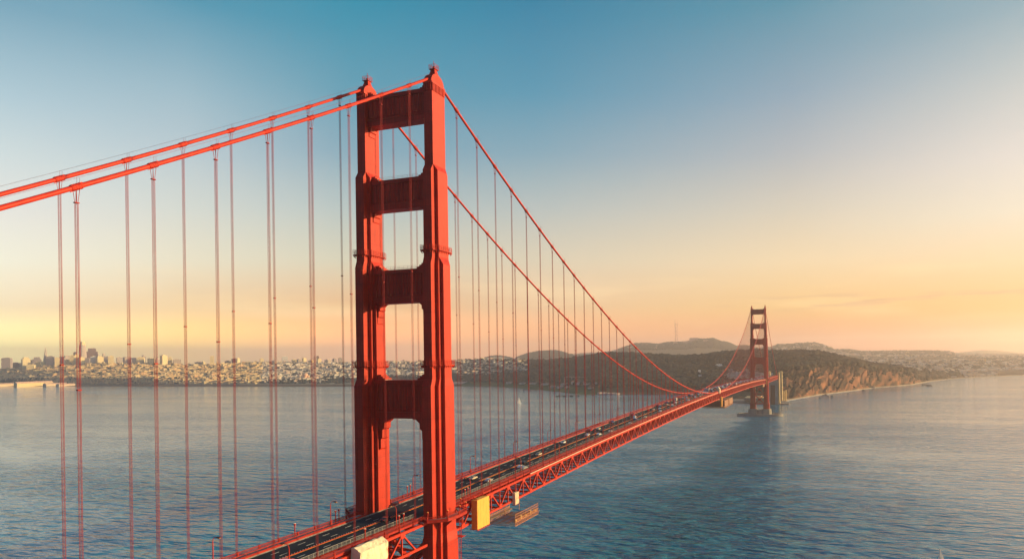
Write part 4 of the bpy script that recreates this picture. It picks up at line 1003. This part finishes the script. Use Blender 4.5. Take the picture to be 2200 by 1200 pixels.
def pylon(yc, xs, zt, label, low=False):
    b = empty('concrete_pylon', (0, yc, 0)); d = 7
    for s in (-1, 1):
        m = MB(); x = s*xs
        m.box(x-2.1, x+2.1, -d, d, -1, zt); m.box(x-2.5, x+2.5, -d-.4, d+.4, -1, 6)
        for q in (-1.2, 0, 1.2): m.box(x+q-.2, x+q+.2, -d-.3, -d+.02, 6, zt-3)
        m.box(x-2.4, x+2.4, -d-.3, d+.3, zt+.01, zt+1.2); m.box(x-1.5, x+1.5, -d*.6, d*.6, zt+1.2, zt+2.8); m.build('shaft', PYLC, b)
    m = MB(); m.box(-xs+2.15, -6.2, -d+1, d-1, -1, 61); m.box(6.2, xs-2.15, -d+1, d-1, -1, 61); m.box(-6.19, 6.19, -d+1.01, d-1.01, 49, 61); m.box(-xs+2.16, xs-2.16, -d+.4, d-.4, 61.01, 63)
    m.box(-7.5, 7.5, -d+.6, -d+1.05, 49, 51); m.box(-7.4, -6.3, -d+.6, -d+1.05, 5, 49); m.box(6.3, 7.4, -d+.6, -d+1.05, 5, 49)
    m.build('wall', mat('pylon_shade', (.34, .32, .29), rough=.9, var=.2, vscale=.1), b)  # greyer copy of the shaft concrete, shade put into the colour
    m = MB(); m.box(-6.18, 6.18, 1, 3, 0, 49); m.build('infill_panel', mat('brick_infill', (.24, .10, .07), rough=.9), b)
    tag(b, label, 'pylon', None)
pylon(1623, 15.5, 79, 'nearer of the two tall concrete pylons where the side span ends')
pylon(1722, 15.5, 79, 'second tall concrete pylon standing behind the nearer one')
for k, (x, y, zt) in enumerate(((19.5, 1742, 27), (24.5, 1752, 28))):
    b = empty('buttress_pier', (x, y, 0)); m = MB(); m.box(-2, 2, -4, 4, -1, zt); m.build('shaft', PYLC, b); m = MB(); m.box(-2.3, 2.3, -4.3, 4.3, zt+.01, zt+1); m.build('cap', PYLC, b)
    tag(b, ('shorter sunlit yellow pier right beside the tall pylons' if k == 0 else 'outer sunlit yellow pier nearest the beach'), 'pier')
b = empty('brick_fort', (0, 0, 0)); FORT = mat('fort_brick', (.27, .17, .15), rough=.9, var=.15, vscale=.2)
m = MB(); m.prism([(-76, 1662), (-70, 1652), (-24, 1650), (-18, 1656), (-18, 1715), (-76, 1725)], 'z', -1, 13); m.build('wall', FORT, b)
m = MB(); m.prism([(-74.8, 1663), (-69.4, 1653.2), (-24.6, 1651.2), (-19.2, 1657), (-19.2, 1713), (-74.8, 1723)], 'z', 13.01, 14.4); m.build('parapet', PYLC, b)
m = MB(); m.prism([(-56, 1672), (-34, 1670), (-30, 1690), (-58, 1692)], 'z', 14.41, 17.5); m.build('roof_house', mat('fort_roof', (.5, .25, .14), rough=.8), b)
for k in range(9):
    m = MB(); x = -68+k*5; m.box(x-.7, x+.7, 1651.0, 1653.5, 4, 6.2); m.build('window', DARKSTEEL, b)
tag(b, 'low square brick fort at the water beneath the far end of the bridge', 'fort')
m = MB(); m.prism([(-120, 1700), (-90, 1645), (-10, 1638), (40, 1600), (44, 1616), (20, 1760), (-120, 1790)], 'z', -2, 2.2)
o = m.build('seawall', mat('seawall_stone', (.14, .12, .11), rough=.95, var=.3, vscale=.1)); tag(o, 'dark stone seawall platform under the brick fort and pylons', 'seawall')

# rocks
ROCKM = mat('wet_rock', (.09, .065, .055), rough=.8, var=.3, vscale=.3)
RK = [(1873,833,6.5,4.5,'largest dark rock rising from the surf below the bluff'),(1856,838,3.8,2,'flat dark rock offshore just left of the largest one'),(1996,829,6.8,3.6,'rounded rock alone in the sea near the beach'),(1985,826.5,4,2,'small flat rock beside the lone rounded one'),(1787.6,851,3.4,2.5,'dark boulder at the right end of the shore rocks'),
 (1762,853.5,2.4,1.5,'small dark boulder at the left end of the shore rocks'),(1769,849.5,3,2.4,'boulder at the bluff foot third from the left'),(1774,848.5,3.4,2.6,'bulky boulder in the middle of the shore rocks'),(1779,850.6,2.4,1.6,'low boulder in front of the bulky middle one'),(1766,851,2,1.5,'small wet boulder beside the leftmost one'),(1822,844.5,2.2,1.3,'small solitary rock in the surf line'),(1866,832.5,3,2.5,'rock touching the left side of the largest one')]
for k, (px, yb, wp, hp, lb) in enumerate(RK):
    p = pt(px, yb, 0); r = math.hypot(p[0]-CAM[0], p[1]-CAM[1]); w = wp*r/F; h = hp*r/F
    m = MB(); m.blob((0, 0, 0), w, seed=k+2, sub=2, squash=h/w); o = m.build('rock', ROCKM); o.location = p; o.rotation_euler = (0, 0, k); tag(o, lb, 'rock', 'rocks in the surf')

# sailboats
SAIL = mat('sailcloth', (.85, .80, .72), rough=.7, var=.04); HULL = mat('hull_white', (.8, .78, .75), rough=.4)
def sailboat(loc, rz_, hgt, label, heel=.06):
    b = empty('sailboat', loc, rz_); b.rotation_euler = (heel, 0, rz_); k = hgt/15
    m = MB(); st = [(-4.6, .9, .15), (-3, 1.3, 0), (0, 1.6, -.15), (3, 1.1, 0), (5.2, .08, .35)]
    m.loft([[(x*k, w*k, 1.1*k+z*k*.5), (x*k, w*.75*k, -.2*k), (x*k, 0, -.55*k), (x*k, -w*.75*k, -.2*k), (x*k, -w*k, 1.1*k+z*k*.5)] for x, w, z in st]); m.build('hull', HULL, b)
    m = MB(); m.box(-1.6*k, 1.4*k, -.7*k, .7*k, 1.1*k, 1.7*k); m.build('cabin', HULL, b)
    m = MB(); m.tube([(.8*k, 0, .8*k), (.8*k, 0, 15*k)], .1*k, 6); m.tube([(.8*k, 0, 2.1*k), (-3.9*k, .3*k, 2.0*k)], .09*k, 6); m.build('mast', GALV, b)
    def sail(pts, name):
        m = MB(); off = .06; n = len(pts); m.add([(x*k, y*k+off, z*k) for x, y, z in pts]+[(x*k, y*k-off, z*k) for x, y, z in pts], [tuple(range(n)), tuple(range(2*n-1, n-1, -1))]+[(i, (i+1) % n, n+(i+1) % n, n+i) for i in range(n)]); m.build(name, SAIL, b)
    sail([(.65, 0, 2.3), (-3.7, .3, 2.2), (-2.7, .65, 6), (-1.1, .5, 10.5), (.6, 0, 14.8), (.65, .15, 8)], 'mainsail')
    sail([(5.0, 0, 1.4), (1.1, .7, 1.7), (1.6, .6, 6), (.95, 0, 12.6)], 'jib')
    tag(b, label, 'sailboat'); return b
p = pt(1115.5, 866, 0); sailboat(p, 4.0, 19, 'small white sailboat far out on the bay behind the bridge hangers')
p = CAM+ray(2022, 1177)*((16-CAM[2])/ray(2022, 1177)[2]); sailboat((p[0], p[1], 0), math.radians(225), 16.2, 'sailboat cut off by the bottom edge so only its sunlit orange sail tip shows', heel=0.02)

# ------------------------------------------------------------------ things on the bridge
def lamp_proto(e):
    b = empty('street_lamp', (0, 0, 0)); m = MB()   # arm reaches towards +x*e
    m.tube([(0, 0, 0), (0, 0, 6.6)], [.17, .12], 8); m.box(-.25, .25, -.25, .25, 0, .5); m.build('pole', STEEL, b)
    m = MB(); m.tube([(0, 0, 6.5), (.15*e, 0, 7.2), (.55*e, 0, 7.6), (1.1*e, 0, 7.7), (1.5*e, 0, 7.66)], .09, 8); m.build('arm', STEEL, b)
    m = MB(); m.loft([[(e*(1.3+u*1.3), v, 7.72+z) for u, v, z in q] for q in ([(0,-.12,-.06),(0,.12,-.06),(0,.12,.1),(0,-.12,.1)], [(.3,-.3,-.14),(.3,.3,-.14),(.3,.22,.16),(.3,-.22,.16)], [(1,-.26,-.12),(1,.26,-.12),(1,.2,.08),(1,-.2,.08)])]); h = m.build('lamp_head', DARKSTEEL, b)
    m = MB(); m.box(min(e*1.75, e*2.5), max(e*1.75, e*2.5), -.2, .2, 7.42, 7.57); m.build('lens', LAMPY, h)
    return b
nth = lambda k: (ORD[k-1] if k <= 20 else str(k)+'th')
for s in (-1, 1):
    pro = None
    for k, y in enumerate([-115.0, -69.8, -24.0]+[23.5+45.7*j for j in range(27)]):
        if s == -1 and k == 0: continue
        x = s*12.6
        if pro is None: pro = lamp_proto(-s); o = pro
        elif y < 420: o = copy_tree(pro)
        else:
            o = pro_small.copy(); COL.objects.link(o)
        if pro is not None and y < 420 and k <= 3:
            if k == 3:
                m = MB(); m.tube([(0, 0, 0), (0, 0, 6.6), (-s*.2, 0, 7.3), (-s*1.2, 0, 7.7)], .14, 5); m.box(min(-s*1.3, -s*2.6), max(-s*1.3, -s*2.6), -.3, .3, 7.5, 7.85); pro_small = m.build('street_lamp', STEEL); pro_small.location = (s*12.6, 420+15, rz(435)+.2)
                tag(pro_small, ('extra lamp on the east walk' if s < 0 else 'extra lamp on the west walk')+' where the main cables near the deck', 'street lamp', 'street lamps along the bridge')
        o.location = (x, y, rz(y)+.2)
        side = 'far (east)' if s < 0 else 'near (west)'
        if y < 0: lb = f"curved-arm street lamp, {side} walk, {nth(3-k)} before the near tower"
        else: lb = f"curved-arm street lamp, {side} walk, {nth(k-2)} past the near tower"
        tag(o, lb, 'street lamp', 'street lamps along the bridge')
def post(x, y, h, label, head=PALE):
    b = empty('signal_post', (x, y, rz(y)+.2)); m = MB(); m.tube([(0, 0, 0), (0, 0, h)], .15, 8); m.build('pole', STEEL, b)
    m = MB(); m.tube([(0, 0, h-.35), (0, 0, h), (0, 0, h+.25)], [.18, .34, .34], 10); m.build('lamp_housing', STEEL, b); m = MB(); m.tube([(0, 0, h+.26), (0, 0, h+.45)], [.34, .2], 10); m.build('cap', head, b)
    tag(b, label, 'post', 'short capped posts by the walks')
post(-12.4, -23.3+1.4, 4.0, 'short capped post, far walk, left of the pair beside the lamp before the near tower'); post(-12.4, -20.2, 4.1, 'short capped post, far walk, right of the pair beside the lamp before the near tower')
post(-12.4, -40.3, 4.0, 'single short capped post on the far walk at the bottom of the photo'); post(-12.4, 19.3, 4.0, 'short capped post beyond the far leg, left of a pair'); post(-12.4, 21.3, 4.1, 'short capped post beyond the far leg, right of a pair')
post(12.4, -39.3, 3.9, 'single short capped post above the white wrapped box'); post(12.4, -22.3, 3.9, 'short capped post, near walk, left of a pair before the near leg'); post(12.4, -19.8, 4.0, 'short capped post on the near walk, right of a pair before the near leg')
post(12.4, 39.9, 3.6, 'single short capped post above the yellow sheeted scaffold'); post(12.4, 19.8, 3.9, 'short capped post on the near walk, left of a pair past the near leg'); post(12.4, 22.0, 4.0, 'short capped post on the near walk, right of a pair past the near leg')
for k, (a, bb) in enumerate(((15.6, -10.8), (20.4, -6.2), (20.9, 1), (20.2, 6.4), (15.6, 10.9))):
    post(a, bb, 2.6, f"small globe-topped post on the curved walk round the near leg, {ORD[k]} going round", LAMPY)

# wrapped boxes and scaffolds
def tarp_box(name, x0, x1, y0, y1, z0, z1, mt, label, cat, gable=0, wob=.12, n=7, frame=True):
    b = empty(name, ((x0+x1)/2, (y0+y1)/2, z0)); w, d, h = (x1-x0)/2, (y1-y0)/2, z1-z0; rings = []
    q0 = [(-1, 0), (1, 0), (1, 1-gable*.3), (-.2, 1+gable), (-1, 1+gable*.9)]; q = []
    for k in range(5):
        a_, b_ = q0[k], q0[(k+1) % 5]; q += [(a_[0]+(b_[0]-a_[0])*t/4, a_[1]+(b_[1]-a_[1])*t/4) for t in range(4)]
    n = max(n, int(2*d/.6))
    for i in range(n+1):
        y = -d+2*d*i/n; rings.append([(u*w+wob*(mn.noise(Vector((y*.5, u, v*1.2)))+.8*mn.noise(Vector((y*1.3+v*4, u*2, v*5)))), y+wob*mn.noise(Vector((u*3, y, v*4))), v*h+wob*1.2*mn.noise(Vector((v*3, y*.5, u)))) for u, v in q])
    m = MB(); m.loft(rings); m.build('cover', mt, b)
    if not frame:
        m = MB()
        for i in range(5):
            y = -d*.92+1.84*d*i/4; m.beam((w+.01, y, .1), (w+.01, y, h*.96), .05, .06, (1, 0, 0))
        m.build('batten', mt, b); m = MB()
        for y in (-d*.8, d*.8): m.beam((-w-1.2, y, -.22), (w+.3, y, -.22), .2, .25); m.beam((-w-1.2, y, h*1.02), (w*.6, y, h*1.02), .2, .25)
        m.beam((w+.1, -d-.2, -.3), (w+.1, d+.2, -.3), .2, .2); m.build('bracket', STEEL, b)
    if frame:
        m = MB()
        for i in range(4):
            y = -d+2*d*i/3; m.beam((w+.18, y, -.3), (w+.18, y, h), .08, .08, (1, 0, 0)); m.beam((-w-.6, y, -.2), (w+.2, y, -.2), .14, .14)
        m.beam((w+.18, -d, h*.5), (w+.18, d, h*.5), .06, .06); m.build('frame', STEEL, b)
    tag(b, label, cat); return b
tarp_box('wrapped_scaffold', 14.3, 17.3, -48.0, -35.2, 69.4, 74.6, TARP, 'scaffold box wrapped in creased white sheeting hung outside the truss before the near tower', 'scaffold', gable=.2, wob=.26, n=5, frame=False)
tarp_box('sheeted_scaffold', 14.6, 17.0, 20.6, 30.4, 64.4, 75.3, YTARP, 'tall yellow sheeted scaffold hung outside the truss just past the near tower', 'scaffold', wob=.05, frame=False)
tarp_box('wrapped_cabinet', 14.3, 15.6, 56.5, 60.2, 66.2, 71.2, TARP, 'small white wrapped box on the truss above the hanging work platform', 'scaffold', wob=.08, n=3)
tarp_box('wrapped_cable_clamp', 13.0, 15.8, 628, 634, rz(631)-1.5, rz(631)+4.2, TARP, 'white wrapped box where the main cable meets the deck at midspan', 'scaffold', gable=.3, wob=.2, n=4)
tarp_box('sheeted_scaffold', 14.6, 16.2, L1-12, L1-9, 64.5, 76, YTARP, 'small yellow sheeted scaffold on the truss beside the far tower', 'scaffold', n=3)
def traveler(x0, x1, y0, y1, zb, zt, label, dense=1.5, clad=False):
    b = empty('work_platform', ((x0+x1)/2, (y0+y1)/2, zb)); w, d, h = (x1-x0)/2, (y1-y0)/2, zt-zb; B = mat('scaffold_tube', (.52, .20, .08), rough=.6)
    m = MB(); t = .15
    for sx_ in (-w, w):
        for z in (0, 1.5, h*.55, h*.78, h): m.beam((sx_, -d, z), (sx_, d, z), t, t)
        y = -d
        while y <= d: m.beam((sx_, y, 0), (sx_, y, h), t, t, (1, 0, 0)); m.beam((sx_, y, 0), (sx_, y+dense, 1.5), t*.8, t*.8, (1, 0, 0)); m.beam((sx_, y, 1.5), (sx_, min(y+dense*2, d), h*.55), t*.7, t*.7, (1, 0, 0)); y += dense
    y = -d
    while y <= d: m.beam((-w, y, 0), (w, y, 0), t, t); m.beam((-w, y, 0), (w, y, 1.5), t*.8, t*.8, (0, 1, 0)); y += dense
    m.build('truss_frame', B, b)
    m = MB(); m.box(w-1.6, w-.3, -d+.2, d-.2, 1.55, 1.7); m.box(-w+.3, -w+1.6, -d+.2, d-.2, 1.55, 1.7); m.box(-w+1.6, w-1.6, -.7, .7, 1.56, 1.69); m.build('floor', mat('scaffold_board', (.34, .24, .16), rough=.9), b)
    for k in range(5):
        m = MB(); xx = w-.8; yy = -d+2+k*(2*d-4)/4; m.box(xx-.4, xx+.3, yy-.5, yy+.5, 1.7, 2.6+.4*(k % 2))
        m.build('equipment_box', mat('kit', (.6, .45, .2), rough=.6), b)
    if clad:
        for q in (-.5, .5):
            m = MB(); m.box(-w*1.01, w*1.01, d*q-d*.42, d*q+d*.42, 1.8, h-.2); m.build('side_sheet', mat('dull_sheet', (.26, .13, .08), rough=.9, bump=.6, bscale=.4), b)
    m = MB()
    for y in (-d*.6, d*.6): m.beam((0, y, h*.5), (0, y, h+6), .2, .2, (1, 0, 0))
    m.build('hanger_rod', B, b); tag(b, label, 'work platform')
traveler(2, 16.2, 55, 79, 57.6, 62.4, 'hanging scaffold work platform with rails under the deck near the small white box', dense=1.7)
traveler(-10, 17, 655, 735, 62, 71.2, 'enclosed brown work platform hanging under the deck near midspan', dense=4, clad=True)
tarp_box('sheeted_scaffold', 14.4, 16.2, 640, 646, 65, 77.0, YTARP, 'narrow yellow hoist cage beside the midspan work platform', 'scaffold', n=3)
traveler(-8, 14, L1-78, L1-38, 62.5, 67.5, 'hanging work platform under the deck next to the far tower', dense=4, clad=True)

# traffic
CARC = {'white': (.8, .8, .78), 'silver': (.5, .5, .5), 'red': (.5, .03, .03), 'dark': (.03, .03, .04), 'blue': (.06, .12, .28), 'beige': (.6, .5, .38)}
GL = mat('car_glass', (.02, .025, .03), rough=.1); TY = mat('tyre', (.02, .02, .02), rough=.9); HLM = mat('headlamp', (.8, .75, .6), rough=.2); TLM = mat('tail_lamp', (.5, .02, .02), rough=.3)
CARM = {k: mat('car_'+k, v, rough=.25, var=.02) for k, v in CARC.items()}
PROF = [(-2.2, .35), (-2.25, .75), (-2.05, 1.0), (-1.5, 1.05), (-.9, 1.45), (.5, 1.48), (1.15, 1.05), (2.0, .92), (2.25, .7), (2.2, .35)]
def car_body(mb, k=1.0): mb.loft([[(sx_*w, y*k, z*k) for y, z in PROF] for sx_, w in ((-1, .88*k), (-1, .80*k))][:0] or [[(x, y, z) for y, z in PROF] for x in (-.9, .9)])
protos = {}
def car(color, loc, rz_, detail, label, truck=False):
    key = (color, detail, truck)
    if key not in protos:
        if detail:
            b = empty('car'); m = MB(); car_body(m); m.build('body', CARM[color], b)
            m = MB(); m.loft([[(x, y, z) for y, z in [(-1.42, 1.06), (-.88, 1.40), (.48, 1.43), (1.08, 1.06)]] for x in (-.915, .915)]); m.build('side_window', GL, b)
            m = MB(); m.add([(-.75, .55, 1.49), (.75, .55, 1.49), (.78, 1.12, 1.10), (-.78, 1.12, 1.10)], [(0, 1, 2, 3)]); m.build('windscreen', GL, b)
            for sx_ in (-1, 1):
                for y in (-1.35, 1.4): m = MB(); m.tube([(sx_*.72, y, .33), (sx_*.93, y, .33)], .33, 12); m.build('wheel', TY, b)
                m = MB(); m.box(sx_*.65-.17, sx_*.65+.17, 2.2, 2.27, .62, .78); m.build('headlight', HLM, b)
                m = MB(); m.box(sx_*.68-.15, sx_*.68+.15, -2.29, -2.2, .7, .88); m.build('tail_light', TLM, b)
        else:
            m = MB(); car_body(m); n = len(m.f)
            if truck: m.box(-1.15, 1.15, -3.5, 1.6, .9, 3.2)
            n = len(m.f); m.loft([[(x, y, z) for y, z in [(-1.42, 1.06), (-.88, 1.40), (.48, 1.43), (1.08, 1.06)]] for x in (-.93, .93)])
            for sx_ in (-1, 1):
                for y in (-1.35, 1.4): m.tube([(sx_*.72, y, .33), (sx_*.95, y, .33)], .33, 8)
            b = m.build('car' if not truck else 'van', CARM[color]); b.data.materials.append(GL)
            for p in b.data.polygons[n:]: p.material_index = 1
        protos[key] = b; o = b
    else: o = copy_tree(protos[key]) if detail else protos[key].copy()
    if not detail and o is not protos[key]: COL.objects.link(o)
    o.location = loc; o.rotation_euler = (0, 0, rz_); tag(o, label, 'van' if truck else 'car', 'traffic on the bridge')
    return o
near_cars = [(-4.5, 57, 'beige', 'pale car in the far lanes just past the near tower'), (4.5, 54, 'silver', 'silver car in the near lanes just past the near tower'), (4.6, 86, 'white', 'white car in the near lanes beside the lamp past the yellow scaffold'), (7.3, 84, 'silver', 'silver car hugging the near edge of the road past the yellow scaffold'),
  (1.6, 97, 'dark', 'dark car beside the median behind the white one'), (-1.7, 122, 'beige', 'beige car next to the median in the far lanes'), (-4.6, 165, 'white', 'small white car alone in the far lanes'), (7.4, 152, 'dark', 'dark car near the west walk ahead of the small white car'), (4.4, -62, 'red', 'red car in the near lanes at the bottom of the photo'), (-4.5, -84, 'beige', 'pale car leaving at the bottom edge in the far lanes'), (1.6, -14, 'dark', 'dark car between the legs of the near tower')]
for x, y, c, lb in near_cars: car(c, (x, y, rz(y)+.02), 0 if x > 0 else PI, True, lb)
y = 200.0; n = 0; LN = (-7.6, -4.6, -1.6, 1.6, 4.6, 7.6)
cars_ = []
for x in LN:
    y = 190+random.random()*40
    while y < 1560:
        cars_.append((x, y)); gap = np.interp(y, [200, 500, 900, 1300], [75, 36, 24, 17]); y += gap*random.uniform(.6, 1.5)
cars_ = sorted(cars_, key=lambda q: q[1])[:270]
for x, y in cars_:
    c = random.choice(['white', 'white', 'silver', 'dark', 'beige', 'white', 'blue', 'red', 'silver'])
    d = ('far lanes coming towards the camera' if x < 0 else 'near lanes heading away')
    zone = 'before midspan' if y < 560 else ('around midspan' if y < 820 else 'beyond midspan in dense traffic')
    tk = random.random() < .07 and c in ('white', 'silver')
    car(c, (x, y, rz(y)+.02), 0 if x > 0 else PI, False, f"{c} {'box van' if tk else 'car'} in the {d}, {zone}", tk)

# ------------------------------------------------------------------ haze
m = MB(); m.box(-20500, 20500, -20500, 20500, -6, 560); hz = m.build('haze', None); hz['kind'] = 'stuff'; hz['label'] = 'warm evening haze over the bay'
hm = bpy.data.materials.new('haze_air'); hm.use_nodes = True; nt = hm.node_tree; nt.nodes.clear()
ho = nt.nodes.new('ShaderNodeOutputMaterial'); pv = nt.nodes.new('ShaderNodeVolumePrincipled'); nt.links.new(pv.outputs[0], ho.inputs['Volume'])
pv.inputs['Color'].default_value = (1.0, .86, .82, 1); pv.inputs['Density'].default_value = 0.000086; pv.inputs['Anisotropy'].default_value = 0.6
hz.data.materials.append(hm)
